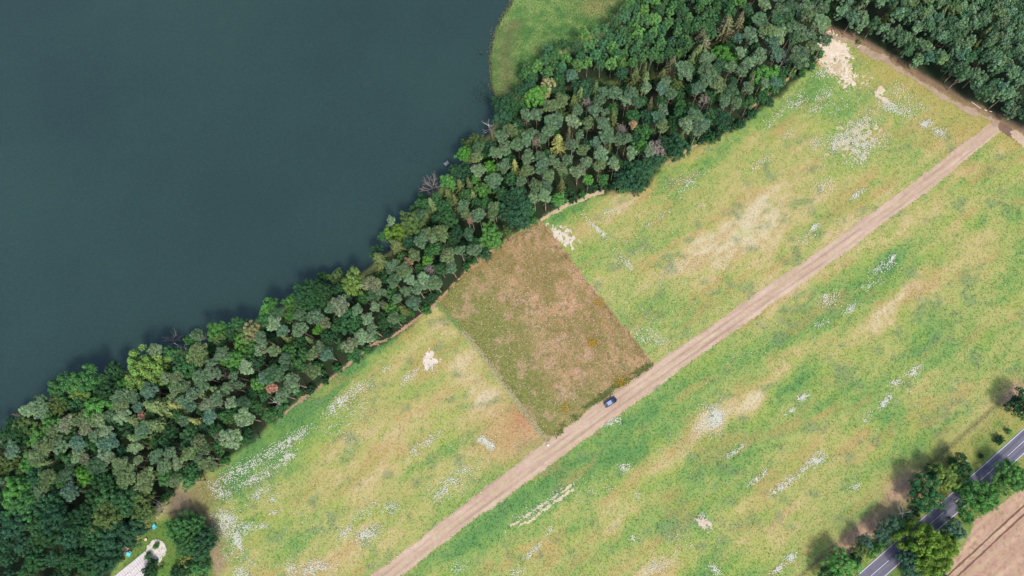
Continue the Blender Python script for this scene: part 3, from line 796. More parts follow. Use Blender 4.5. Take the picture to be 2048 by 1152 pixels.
# ------------------------------------------------------------------ foliage meshes
def cards(name, pos, nrm, size, aspect, tint, radial=None):
    """small leaf faces: pos (n,3), facing nrm, size (n,), tint (n,3)"""
    n = len(pos)
    nrm = nrm / (np.linalg.norm(nrm, axis=1)[:, None] + 1e-9)
    ref = RNG.normal(0, 1, (n, 3)) if radial is None else radial + RNG.normal(0, .35, (n, 3))
    t = ref - nrm * (ref * nrm).sum(1)[:, None]; t /= (np.linalg.norm(t, axis=1)[:, None] + 1e-9)
    b = np.cross(nrm, t)
    L = (size * aspect)[:, None] * .5; W = size[:, None] * .5
    V = np.stack([pos - t * L, pos + b * W - t * L * .1, pos + t * L, pos - b * W - t * L * .1], 1).reshape(-1, 3)
    F = np.arange(n * 4).reshape(-1, 4)
    return np_mesh(name, V, F, np.repeat(tint, 4, 0))
def clump_cards(centers, radii, per, flat, size, aspect, core, up=.35, spread=.55, tintamp=.22):
    Ps, Ns, Ts, Ss = [], [], [], []
    for c, r in zip(centers, radii):
        d = RNG.normal(0, 1, (per, 3)); d /= np.linalg.norm(d, axis=1)[:, None]
        d[:, 2] = np.where(d[:, 2] < -.35, -d[:, 2], d[:, 2])
        rr = r * RNG.uniform(.72, 1.05, per)
        p = c + d * rr[:, None] * np.array([1, 1, flat])
        n_ = d * 1.0 + np.array([0, 0, up]) + RNG.normal(0, spread, (per, 3))
        ct = 1 + RNG.normal(0, tintamp * .55); hue = 1 + RNG.normal(0, .05, 3)
        t = np.clip(ct * hue * (1 + RNG.normal(0, tintamp * .5, (per, 1))), .45, 1.8) * np.ones((1, 3))
        Ps.append(p); Ns.append(n_); Ts.append(t); Ss.append(size * RNG.uniform(.7, 1.35, per))
    return np.concatenate(Ps), np.concatenate(Ns), np.concatenate(Ss), np.concatenate(Ts)

def lobed(n_l):
    ph = RNG.uniform(0, 6.28, 4); am = RNG.uniform(.05, .16, 4)
    return lambda a: 1 + sum(am[k] * np.cos((k + 2) * a + ph[k]) for k in range(4))

def pine_crown(i):
    R, Hc = 3.2, 4.4               # crown radius and depth; the origin is the crown's foot
    f = lobed(4); C = []; r_ = []
    nt = 30 + int(RNG.integers(0, 8))
    k = 0
    while len(C) < nt and k < 4000:
        k += 1
        a = RNG.uniform(0, 6.283); q = math.sqrt(RNG.uniform(0, 1)) * .86
        rr = R * f(a) * q
        z = Hc * (.60 + .34 * (1 - q ** 2)) + RNG.normal(0, .42)
        p = np.array([rr * math.cos(a), rr * math.sin(a), z])
        if all(np.linalg.norm((p - c)[:2]) > .72 for c in C):
            C.append(p); r_.append(RNG.uniform(.55, 1.0))
    for j in range(12):
        a = RNG.uniform(0, 6.283); q = RNG.uniform(.25, .8); z = Hc * RNG.uniform(.1, .55)
        C.append(np.array([R * f(a) * q * math.cos(a), R * f(a) * q * math.sin(a), z])); r_.append(RNG.uniform(.5, .8))
    p, n_, s, t = clump_cards(C, r_, 64, .62, .27, 1.7, 0, .45, .6, .26)
    return cards('pine_crown', p, n_, s, 1.7, t)
def leafy_crown(name, R, V, n_c, cr, per, size, low=-.25, seed=0, dome=1.0):
    """broad crown of many rounded leaf clumps; origin at the crown's centre"""
    f = lobed(4); C = []; r_ = []
    g = math.pi * (3 - math.sqrt(5))
    for j in range(n_c):
        zz = 1 - (1 - low) * (j + .5) / n_c
        zz = np.clip(zz + RNG.normal(0, .06), low, 1)
        a = j * g + RNG.normal(0, .25); h = math.sqrt(max(0, 1 - zz * zz)) ** dome
        k = RNG.uniform(.66, 1.04)
        rr = R * f(a) * h * k
        C.append(np.array([rr * math.cos(a), rr * math.sin(a), V * zz * k])); r_.append(cr * RNG.uniform(.75, 1.3))
    for j in range(n_c // 4):
        d = RNG.normal(0, 1, 3); d /= np.linalg.norm(d)
        C.append(d * np.array([R, R, V]) * .5); r_.append(cr * 1.2)
    p, n_, s, t = clump_cards(C, r_, per, .8, size, 1.25, 0, .3, .5, .22)
    return cards(name, p, n_, s, 1.25, t)
def spruce_crown(i):
    R, Hc = 2.5, 10.0
    Ps, Ns, Ss, Ts, Rd = [], [], [], [], []
    lv = 13
    for k in range(lv):
        q = (k + .5) / lv; z = Hc * q; rad = R * (1 - q) ** .85 + .15
        nb = int(9 - 3 * q); a0 = RNG.uniform(0, 6.28)
        for b in range(nb):
            a = a0 + 6.283 * b / nb + RNG.normal(0, .15); L = rad * RNG.uniform(.72, 1.15)
            m = int(5 + 9 * L / R)
            t = np.linspace(.08, 1, m)
            zz = z - .28 * L * t + .12 * L * t ** 2 + RNG.normal(0, .06, m)
            ct, st = math.cos(a), math.sin(a)
            side = RNG.normal(0, .16, m) * (1 - .5 * t)
            pos = np.stack([ct * L * t - st * side, st * L * t + ct * side, zz], -1)
            nr = np.tile([ct * .45, st * .45, 1.0], (m, 1)) + RNG.normal(0, .4, (m, 3))
            Ps.append(pos); Ns.append(nr); Ss.append((.56 * (1 - .35 * t)) * RNG.uniform(.8, 1.2, m))
            tt = 1 + RNG.normal(0, .14) + RNG.normal(0, .1, (m, 1)) + .22 * (t[:, None] - .5)
            Ts.append(np.clip(tt * np.ones((1, 3)), .5, 1.7)); Rd.append(np.tile([ct, st, -.25], (m, 1)))
    return cards('spruce_crown', np.concatenate(Ps), np.concatenate(Ns), np.concatenate(Ss), 1.5, np.concatenate(Ts), np.concatenate(Rd))

def trunk_mesh(name, h, r0, r1, limbs, lmin, lmax, bend=.25):
    m = MB(); pts = [Vector((0, 0, -.4))]
    for k in range(1, 5):
        pts.append(Vector((random.uniform(-bend, bend) * k / 4, random.uniform(-bend, bend) * k / 4, h * k / 4)))
    for k in range(4):
        m.tube(pts[k], pts[k + 1], r0 + (r1 - r0) * k / 4, r0 + (r1 - r0) * (k + 1) / 4, 7, k in (0, 3))
    for j in range(limbs):
        z = random.uniform(.55, .97); k = min(3, int(z * 4)); p = pts[k].lerp(pts[k + 1], z * 4 - k)
        a = random.uniform(0, 6.28); L = random.uniform(lmin, lmax)
        e = p + Vector((math.cos(a) * L, math.sin(a) * L, L * random.uniform(.25, .7)))
        m.tube(p, e, r1 * .7, r1 * .25, 5, True)
    return m.mesh(name, True)
def bare_mesh(name, h, spread, n_l, forks, r0, up=.8):
    m = MB(); top = Vector((random.uniform(-.3, .3), random.uniform(-.3, .3), h * .72))
    m.tube((0, 0, -.4), top, r0, r0 * .45, 7)
    m.tube(top, top + Vector((random.uniform(-.5, .5), random.uniform(-.5, .5), h * .28)), r0 * .45, .03, 5)
    def br(p, d, L, r, lv):
        e = p + d * L; m.tube(p, e, r, r * .55, 4 if lv < 2 else 5)
        if lv == 0: return
        for _ in range(forks):
            dd = (d + Vector((random.uniform(-.7, .7), random.uniform(-.7, .7), random.uniform(-.1, .6)))).normalized()
            br(p.lerp(e, random.uniform(.45, 1)), dd, L * random.uniform(.4, .7), r * .55, lv - 1)
    for j in range(n_l):
        z = random.uniform(.4, 1); a = 6.283 * j / n_l + random.uniform(-.4, .4)
        d = Vector((math.cos(a), math.sin(a), up * random.uniform(.5, 1.2))).normalized()
        br(Vector((0, 0, -.4)).lerp(top, z), d, spread * random.uniform(.6, 1), r0 * .4, 2)
    return m.mesh(name, True)

PINE_C = [pine_crown(i) for i in range(9)]
BROAD_C = [leafy_crown('broadleaf_crown', 3.3, 2.9, 46 + 4 * (i % 3), .64, 66, .25, -.3) for i in range(8)]
OAK_C = [leafy_crown('oak_crown', 4.6, 3.5, 86 + 6 * (i % 3), .74, 76, .27, -.2) for i in range(7)]
ALDER_C = [leafy_crown('alder_crown', 2.2, 2.7, 30 + 3 * (i % 3), .58, 64, .24, -.6) for i in range(7)]
SHRUB_C = [leafy_crown('shrub_crown', 2.0, 1.5, 20 + 3 * (i % 3), .6, 40, .28, -.5) for i in range(5)]
SPRUCE_C = [spruce_crown(i) for i in range(5)]
PINE_T = [trunk_mesh('pine_trunk', 13.5, .21, .10, 7, 1.0, 2.2, .3) for i in range(4)]
BROAD_T = [trunk_mesh('broadleaf_trunk', 9.5, .26, .11, 7, 1.2, 2.2, .35) for i in range(4)]
ALDER_T = [trunk_mesh('alder_trunk', 11.0, .15, .07, 4, .6, 1.1, .25) for i in range(3)]
SPRUCE_T = [trunk_mesh('spruce_trunk', 14.5, .2, .03, 0, 1, 1, .1) for i in range(2)]
SHRUB_T = [trunk_mesh('shrub_stem', 2.2, .09, .04, 6, .6, 1.2, .2) for i in range(2)]
BARE_M = [bare_mesh('bare_branches', 10, 4.2, 9, 3, .24, .8), bare_mesh('bare_branches', 11, 2.6, 10, 2, .2, .5), bare_mesh('bare_branches', 8, 3.2, 7, 2, .2, .9)]
TWIG_M = [bare_mesh('bare_branches', 9, 3.6, 13, 4, .2, 1.3), bare_mesh('bare_branches', 9, 3.0, 11, 4, .18, 1.0)]
for coll, mt in ((PINE_C + BROAD_C + OAK_C + ALDER_C + SHRUB_C + SPRUCE_C, M_LEAF), (PINE_T + BROAD_T + ALDER_T + SPRUCE_T + SHRUB_T + BARE_M + TWIG_M, M_BARK)):
    for me in coll: me.materials.append(mt)

# ------------------------------------------------------------------ trees read off the photograph: kind, tint, x, y, crown radius (picture px)
TREES = """
dy 281 734 34|dk 223 740 16|dg 170 739 10|dg 158 761 24|dy 156 779 18|dg 192 765 14|dG 248 771 18|dg 116 773 21|dk 208 786 21|dm 150 808 16|do 109 808 17|dG 75 804 11
pl 58 820 12|pl 84 823 13|dG 194 815 27|pn 241 792 14|pn 266 795 12|po 244 811 14|pb 300 781 15|dm 278 789 9|sy 306 811 18|pb 278 814 10|pl 247 834 13|sy 272 839 15|rr 284 831 7|dg 297 829 10
sy 311 851 15|pn 287 861 15|sy 269 875 13|dG 100 850 20|dG 72 875 16|do 44 850 19|dk 36 868 18|pt 134 848 13|dg 128 868 12|po 108 865 12|po 164 839 13|pt 172 853 14|pl 200 839 12|pn 223 832 10
dk 223 845 15|dG 202 856 8|pl 216 865 11|dk 244 857 16|pn 192 871 11|pb 158 886 12|dg 175 873 10|dg 180 890 12|pb 217 886 15|pn 122 890 13|po 97 892 13|pl 272 893 12|dg 312 884 13|gw 4 882 12|dk 16 868 17
do 8 927 17|dG 58 925 20|po 75 909 18|sy 100 923 9|dg 136 919 13|pl 158 911 12|pt 173 919 9|pl 209 914 15|pk 195 931 15|pl 278 920 8|po 247 933 18|de 72 956 19|po 100 951 12|pk 136 948 15|dm 112 939 9
dV 167 951 17|dg 120 964 11|pb 142 983 14|dk 205 959 19|po 255 953 17|po 291 959 18|dG 28 984 24|dg 41 1012 23|pn 81 989 11|de 91 1009 23|dk 184 991 17|dm 211 997 24|dm 243 1003 22|dm 231 1020 14
do 281 994 16|do 284 1028 19|gw 312 1008 14|de 20 1048 23|dm 69 1056 18|de 97 1037 25|dk 164 1030 19|do 208 1033 24|dk 148 1056 21|dm 188 1064 22|de 222 1056 19|de 262 1062 22|dk 94 1072 19|de 136 1077 19
de 212 1086 24|dk 185 1081 20|de 219 1109 17|dk 183 1110 20|de 200 1128 18|dk 172 1128 19|dg 358 1056 23|dg 383 1053 19|dg 366 1088 20|de 402 1088 25
gg 330 678 13|gW 363 702 12|pl 311 702 14|dg 338 706 15|dy 296 724 21|pn 396 670 12|dg 375 679 11|dG 430 660 17|do 436 674 12|po 396 709 20|dk 461 665 13|dw 499 663 20|dm 471 646 13
dG 483 684 17|dG 466 718 21|pn 446 709 13|pn 424 728 11|pl 494 734 14|pn 428 746 14|pn 402 754 14|gg 449 754 9|pn 469 752 9|dg 364 740 19|pl 333 756 10|po 355 756 12|pl 522 698 13|po 549 702 12|pn 522 677 12
pb 566 662 11|sy 574 677 8|dg 575 702 14|dg 594 727 15|dk 510 721 15|pk 553 749 19|dG 514 768 15|rr 546 776 10|pn 564 790 14|pn 586 765 16|gW 549 809 10|pn 458 774 12|pn 478 770 8|pn 433 799 13|pl 464 806 11
pt 416 810 13|pn 386 790 12|pn 405 774 12|sy 408 788 9|sy 427 776 9|pn 367 801 10|pn 371 773 11|po 353 777 12|sy 347 796 9|sY 355 810 9|pb 302 784 13|sy 311 812 18|pb 381 813 12|pk 489 806 13|dg 510 813 12
sy 314 848 13|dg 353 830 10|sY 388 845 8|pn 369 842 10|dm 377 866 15|pb 421 833 13|dg 449 831 12|do 460 841 9|pl 489 836 17|dg 536 831 14|pl 463 877 19|gp 442 873 8|dk 427 859 13|dg 433 892 12
po 399 883 13|po 382 906 14|po 411 897 11|po 416 928 15|pn 400 916 8|pl 357 925 12|dm 380 937 13|pn 314 912 13|pn 330 931 13|dk 319 884 15|dk 333 892 13|dg 328 956 13|po 352 962 12|dg 374 961 13|dk 491 873 13
dk 643 552 13|do 668 551 15|dy 704 563 25|pt 745 568 18|dk 621 571 17|dk 607 587 22|dk 642 581 20|dm 629 606 22|dm 604 615 19|dG 575 602 13|dG 578 629 12|dG 536 613 17|dg 532 640 15|pk 557 627 12
pn 600 632 11|pn 632 635 16|pt 648 646 11|dV 636 657 11|pt 682 610 17|dm 700 640 24|pn 600 660 15|sy 620 684 7|pn 715 620 11|pl 750 615 10|po 767 610 8|dG 781 617 13|pl 736 638 12|dk 767 640 15
pn 745 657 10|pl 740 677 10|pt 700 690 14|dm 685 688 14|dg 707 707 14|pb 653 709 13|pn 640 695 10|dg 606 704 12|dk 598 682 13|dk 653 674 15|pn 789 562 13|po 809 546 14|pn 765 585 9|dg 782 585 13
dg 725 595 11|pn 814 582 11|pn 795 598 10|pn 836 578 12|pb 828 607 13|so 803 615 8|sy 865 412 9|dm 846 406 15|dG 828 416 11|do 824 441 24|pk 840 431 13|pl 781 441 9|dY 788 464 19|dg 763 469 10|so 793 492 16|so 760 519 17
dk 749 500 12|dm 895 433 19|pn 928 416 15|po 932 430 10|pn 956 430 14|rp 942 439 8|po 987 414 11|po 985 430 10|po 881 467 17|po 853 469 12|pn 843 483 14|pl 867 478 8|de 913 464 13|pk 938 469 12
dG 981 469 22|do 1013 461 10|pn 949 500 14|pn 920 502 10|po 896 512 15|po 829 512 13|rr 817 523 8|dV 854 520 10|dg 802 514 11|gp 862 539 10|po 809 541 14|dg 840 538 12|pl 849 564 17|pn 871 566 14|pn 788 562 12
dg 877 494 13|dg 859 500 12|dm 880 537 13|de 1037 427 24|de 1005 417 18|de 970 506 12|de 816 483 12|gB 862 370 20|dG 895 362 17|dm 845 395 13|so 900 388 12|dV 928 304 16|do 951 279 17|do 929 281 9
gW 976 248 13|gW 990 260 8|po 954 315 12|pl 956 342 14|dV 979 331 14|pn 1006 332 14|sY 1029 331 8|pn 1056 315 14|pn 1082 315 12|pn 1081 279 12|rp 1072 284 7|sY 1117 282 14|po 1022 260 13|pn 1036 290 13
pn 1008 298 14|pn 1054 279 13|pn 1064 267 10|de 932 337 14|de 920 352 13|dG 950 356 9|dG 965 377 14|dg 932 385 12|sy 945 388 8|so 939 370 8|so 918 370 10|dg 972 404 12|pn 987 362 15|dm 1023 354 13|pn 1042 363 11
dm 1003 384 13|po 1054 343 13|pn 1084 334 14|po 1097 352 13|po 1122 337 12|po 1070 373 14|pl 1090 392 13|dG 1118 395 14|de 1036 385 17|de 1015 396 15|de 1047 406 17|pn 1107 323 11|so 912 401 8
dw 1096 169 17|dV 1072 189 20|de 1007 206 22|dm 1026 212 15|de 1004 233 17|dg 1041 208 12|po 1122 202 15|po 1104 212 14|pn 1052 230 12|pn 1072 231 13|gp 1174 208 8|sy 1158 187 9|sy 1193 177 8|de 1166 173 19|so 1147 205 10
pn 1154 222 11|pn 1190 223 12|pn 1199 200 12|pn 1210 226 8|pn 1229 187 14|pn 1261 187 13|pl 1252 201 12|pl 1146 244 14|po 1175 247 12|pn 1208 248 14|pn 1108 244 17|pn 1097 261 12|pn 1160 270 9|pn 1213 272 15|rt 1265 251 8|gp 1241 261 8
pl 1203 309 15|pl 1262 306 12|pl 1228 329 13|pl 1172 326 12|pl 1155 343 14|pn 1144 290 14|po 1166 301 12|pn 1216 279 14|pn 1239 279 11|pn 1253 278 10|dG 1284 290 14|gp 1312 298 14|de 1264 345 24|de 1287 332 19|de 1277 364 17|de 1244 357 16
dV 1177 356 10|dg 1206 356 10|de 1358 289 23|de 1337 282 15|po 1325 253 12|dg 1289 259 15|pl 1372 250 13|pn 1397 257 13|dV 1449 108 21|pn 1370 142 17|pn 1415 149 20|po 1437 171 14|so 1270 150 13|sy 1290 158 9|so 1324 149 10|sb 1343 128 11
sy 1382 119 9|sy 1396 103 11|sb 1409 89 14|sb 1403 75 12|pl 1520 111 13|dG 1532 147 21|pl 1529 167 9|pn 1495 177 10|pn 1484 141 12|pn 1471 205 12|pk 1463 183 15|dg 1426 188 11|gp 1409 200 9|dm 1424 227 13|de 1448 233 17|pn 1390 232 14
sb 1457 44 14|sb 1483 44 10|pl 1642 47 16|pn 1612 18 16|pn 1601 112 18|gW 1569 116 9|pn 1560 25 15|pn 1520 40 14|po 1535 62 14|pl 1556 72 14|pn 1500 70 14|pn 1586 60 16|pn 1612 70 15
"""
ROADSIDE = """
dk 1927 933 19|dy 1896 953 21|dk 1870 940 12|dm 1857 987 29|dG 2027 947 22|dG 2005 971 15|dG 1957 994 28|dG 1979 1002 18|dY 1854 1089 33|dY 1898 1096 21|dY 1876 1126 27|db 1914 1060 17|db 1820 1122 19|db 1834 1140 14
db 1786 1050 14|db 1770 1069 15|db 1734 1084 13|do 1723 1100 13|dG 1687 1131 25|dm 1804 1045 10|gW 1809 1028 8|dk 1821 1034 8|dk 2052 806 22|dG 1745 1110 9|dm 1880 1150 14|dk 1660 1150 16
"""
SHRUBS = """
k 1999 880 8|g 1936 1036 10|k 1902 1072 11|g 1988 990 9|g 2042 966 13|k 1846 1124 11|k 1822 1146 13|g 1750 1096 10|k 1712 1118 11|g 1796 1060 9|k 1842 1014 9|k 1882 962 8|g 1906 922 7|g 1765 1086 9|k 1830 1024 8|k 1962 912 4|g 2016 862 5|y 371 1122 13|k 368 1138 16|k 301 1141 15|g 404 1138 16|g 297 1113 7|g 313 1091 5|g 310 1125 6|r 1866 957 5|g 392 1128 10|k 350 1146 10|y 385 1112 9|g 560 832 7|y 1718 84 5|g 1645 58 8
"""
TINT = {'p': dict(n=(112, 144, 103), b=(102, 140, 110), l=(136, 166, 118), o=(116, 140, 90), k=(84, 120, 82), t=(132, 144, 106)),
        'd': dict(g=(82, 136, 76), G=(100, 160, 76), V=(100, 168, 66), k=(64, 106, 66), y=(130, 164, 78), Y=(128, 168, 62), m=(74, 124, 74), o=(104, 130, 72), e=(66, 110, 76), w=(168, 172, 118), b=(88, 128, 100)),
        's': dict(y=(124, 148, 90), Y=(162, 168, 92), o=(112, 126, 74), b=(124, 126, 88)),
        'r': dict(r=(204, 152, 124), p=(176, 144, 126), t=(184, 160, 118)),
        'a': dict(g=(94, 144, 84), G=(112, 164, 84), k=(78, 124, 78), e=(82, 132, 88)),
        'b': dict(k=(58, 98, 64), g=(78, 136, 74), y=(132, 150, 78), r=(120, 66, 50))}
CNAME = {'p': dict(n='grey-green', b='bluish-green', l='pale green', o='olive', k='dark', t='brownish-green'),
         'd': dict(g='green', G='bright green', V='vivid green', k='dark green', y='yellow-green', Y='bright yellow-green', m='mid-green', o='olive', e='dark bluish', w='pale cream-green', b='grey-green'),
         's': dict(y='yellowish', Y='bright yellow', o='olive', b='brownish'),
         'r': dict(r='orange-brown', p='pinkish-brown', t='tan'),
         'a': dict(g='green', G='bright green', k='dark green', e='bluish-green'),
         'g': dict(W='pale grey', w='whitish', g='grey', p='pinkish-grey', B='pinkish-brown')}
K_LEAF = 1.85
recs = []
class TreeRec: pass
def add_rec(kind, tint, x, y, R, h, px=None, py=None, zone='wood', listed=False):
    t = TreeRec(); t.kind, t.tint, t.x, t.y, t.R, t.h, t.zone, t.listed = kind, tint, x, y, R, h, zone, listed
    t.px, t.py = (px, py) if px is not None else [float(v) for v in to_px(x, y, h * .85)]
    recs.append(t); return t
def height_for(kind, R):
    return {'p': random.uniform(14.5, 17.0), 'd': 10.5 + R * random.uniform(.9, 1.3), 's': random.uniform(16, 18.5), 'r': random.uniform(13, 15.5), 'g': random.uniform(11, 13),
            'a': random.uniform(10.5, 14), 'b': R * 1.5 + .3}[kind]
for src, zone in ((TREES, 'wood'), (ROADSIDE, 'road')):
    for tok in src.replace('\n', '|').split('|'):
        if not tok.strip(): continue
        c, px, py, r = tok.split(); px, py, r = float(px), float(py), float(r)
        kind, tint = c[0], c[1]
        q0 = P(px, py, 12); D = math.hypot(q0[0], q0[1]); scale = F_PX / math.sqrt(D * D + (H_CAM - 12) ** 2)
        R = r / scale * {'p': .98, 's': 1.35, 'g': 1.35}.get(kind, 1.0 if zone == 'road' else 1.03)
        h = height_for(kind, R)
        if zone == 'road': h = 4.5 + R * 1.25
        zt = h - {'p': 1.6, 'd': R * .35, 's': 5.0, 'r': 1.6, 'g': 2.5}[kind] * 1.0
        q = P(px, py, zt)
        if zone == 'wood' and kind in 'dg':
            d, s, _ = seg_dist(np.array([q[0]]), np.array([q[1]]), SHORE)
            if s[0] > 0 or d[0] < 1.5:      # stands on the bank: a lower tree leaning over the water
                h *= .72; q = P(px, py, h - R * .35)
        if zone == 'wood' and px > 335 and py > 1040: h = 8.0; q = P(px, py, h - R * .35)
        t = add_rec(kind, tint, q[0], q[1], R, h, px, py, zone, True)
for tok in SHRUBS.replace('\n', '|').split('|'):
    if not tok.strip(): continue
    c, px, py, r = tok.split(); px, py, r = float(px), float(py), float(r)
    R = r / 5.8
    q = P(px, py, R * .9); add_rec('b', c, q[0], q[1], R, R * 1.5 + .3, px, py, 'open', True)
n_listed = len(recs)

# fill the woods between the trees that could be read one by one
def near_ok(x, y, R, k, kinds=None):
    for t in recs:
        if kinds and t.kind not in kinds: continue
        dx = t.x - x; dy = t.y - y; m = k * (t.R + R)
        if dx * dx + dy * dy < m * m: return False
    return True
def pick(ws):
    u = random.random() * sum(w for _, w in ws)
    for v, w in ws:
        u -= w
        if u <= 0: return v
    return ws[-1][0]
def in_view(x, y, h, m=60):
    px, py = to_px(x, y, h); return -m < px < 2048 + m and -m < py < 1152 + m
GAP = PXY([(1170, 184), (1225, 190), (1290, 192), (1345, 165), (1400, 132), (1445, 92), (1462, 60)])
def fill(poly, tries, spec, k, zone, edge=1.0, cap=999):
    lo = poly.min(0); hi = poly.max(0); cnt = 0
    xs_ = RNG.uniform(lo[0], hi[0], tries); ys_ = RNG.uniform(lo[1], hi[1], tries)
    sd_ = sdf(xs_, ys_, poly)
    dsh, ssh, _ = seg_dist(xs_, ys_, SHORE); dcl = sdf(xs_, ys_, CLEARING)
    for i in np.nonzero((sd_ > edge) & ~((ssh > 0) | (dsh < 1.2)) & (dcl < 0.3))[0]:
        x, y = xs_[i], ys_[i]
        gpx, gpy = to_px(x, y)
        if seg_dist(np.array([x]), np.array([y]), GAP)[0][0] < 2.6: continue
        kind, tint, R = spec(gpx, gpy, sd_[i])
        h = height_for(kind, R)
        if zone == 'plantation' and sd_[i] < 5: h *= random.uniform(.55, .85)
        if not in_view(x, y, h * .8): continue
        if near_ok(x, y, R, k):
            add_rec(kind, tint, x, y, R, h, zone=zone); cnt += 1
            if cnt >= cap: break
    return cnt
def spec_strip(px, py, sd):
    if px < 330 and py > 990:
        return 'd', pick([('e', 4), ('k', 4), ('m', 2), ('o', 1)]), random.uniform(2.4, 3.6)
    if px > 1440 and py < 140:
        k = pick([('p', 8), ('d', 2)])
    else:
        k = pick([('p', 5), ('d', 5), ('s', .5)])
    if k == 'p': return 'p', pick([('n', 5), ('b', 2), ('o', 2), ('l', 1.5), ('k', 2)]), random.uniform(1.7, 2.6)
    if k == 's': return 's', pick([('o', 2), ('b', 1)]), random.uniform(1.4, 2)
    return 'd', pick([('k', 5), ('m', 4), ('g', 2), ('e', 4), ('o', 1)]), random.uniform(1.7, 2.6)
def spec_alder(px, py, sd):
    w = pick([('g', 6), ('G', 2.2), ('k', 2.5), ('e', 2)])
    return 'a', w, random.uniform(1.6, 2.2)
def spec_plant(px, py, sd):
    if random.random() < .06: return 's', 'o', random.uniform(1.6, 2.1)
    return 'p', pick([('n', 7), ('k', 4), ('b', 1.2), ('o', .8)]), random.uniform(1.6, 2.15)
fill(ALDER, 14000, spec_alder, .8, 'alder', .8)
fill(STRIP, 18000, spec_strip, .74, 'wood', 1.2)
fill(PLANT, 14000, spec_plant, .68, 'plantation', .1)
# undergrowth: first a skirt along the meadow, then the gaps
def fill_shrubs(tries, emax, cap, k, rmin, rmax):
    lo = STRIP.min(0); hi = STRIP.max(0); cnt = 0
    xs_ = RNG.uniform(lo[0], hi[0], tries); ys_ = RNG.uniform(lo[1], hi[1], tries); sd_ = sdf(xs_, ys_, STRIP)
    dsh, ssh, _ = seg_dist(xs_, ys_, SHORE); dcl = sdf(xs_, ys_, CLEARING)
    for i in np.nonzero((sd_ > -.2) & (sd_ < emax) & ~((ssh > 0) | (dsh < .6)) & (dcl < -.5))[0]:
        x, y = xs_[i], ys_[i]; R = random.uniform(rmin, rmax)
        if not in_view(x, y, 3, 20): continue
        if near_ok(x, y, R, .78, 'b') and near_ok(x, y, R * .2, k, 'pds'):
            add_rec('b', pick([('k', 3), ('g', 3)]), x, y, R, R * random.uniform(1.3, 2.0) + .6, zone='under'); cnt += 1
            if cnt >= cap: break
fill_shrubs(9000, 4.0, 190, .2, 1.2, 2.0)
fill_shrubs(12000, 60, 90, .5, 1.3, 2.1)

# ------------------------------------------------------------------ labels
LM = [(546, 776, 'orange-brown dead pine'), (281, 734, 'big yellow-green shore tree'), (167, 951, 'vivid green lower-left tree'), (312, 1008, 'bare pale clearing tree'), (363, 702, 'bare grey shore tree'),
      (463, 877, 'large pale meadow-edge pine'), (704, 563, 'large light green shore tree'), (788, 464, 'yellow tree over the lake'), (862, 539, 'lilac-grey dead tree'), (817, 523, 'small russet dead pine'),
      (942, 439, 'pinkish dead treetop'), (862, 370, 'large bare shore tree'), (928, 304, 'round vivid green shore tree'), (979, 331, 'round vivid green inner tree'), (1117, 282, 'bright yellow spruce'),
      (1072, 189, 'vivid green tree near the reeds'), (1096, 169, 'pale cream tree'), (1174, 208, 'tall bare pinkish tree'), (1264, 345, 'huge dark meadow-edge tree'), (1312, 298, 'pinkish-grey dead crown'),
      (1449, 108, 'vivid green upper tree'), (1532, 147, 'bright green edge tree'), (1665, 115, 'large sand patch'), (636, 657, 'small vivid green tree'), (981, 469, 'bright green plot-side tree'), (607, 587, 'dark domed shore tree'),
      (28, 984, 'bright green left-border tree'), (358, 1056, 'green tree over the clearing'), (227, 1000, 'lobed mid-green tree'), (1403, 75, 'brown twin-topped spruce'), (1985, 258, 'upper end of the track'), (2040, 5, 'top right corner'),
      (1830, 120, 'middle of the woodland path'), (1195, 12, 'tan spot in the reeds'), (1290, 158, 'slim yellowish spruce'), (1860, 10, 'top picture edge'), (1960, 120, 'pinewood heart'), (1340, 20, 'alder grove heart'), (1250, 80, 'alder grove middle')]
def direction(dx, dy):
    a = math.degrees(math.atan2(-dy, dx)) % 360
    return ['right of', 'above right of', 'above', 'above left of', 'left of', 'below left of', 'below', 'below right of'][int((a + 22.5) // 45) % 8]
KN = {'p': 'pine', 'd': 'broadleaf tree', 's': 'spruce', 'a': 'alder', 'b': 'shrub', 'r': 'dead pine', 'g': 'bare dead tree'}
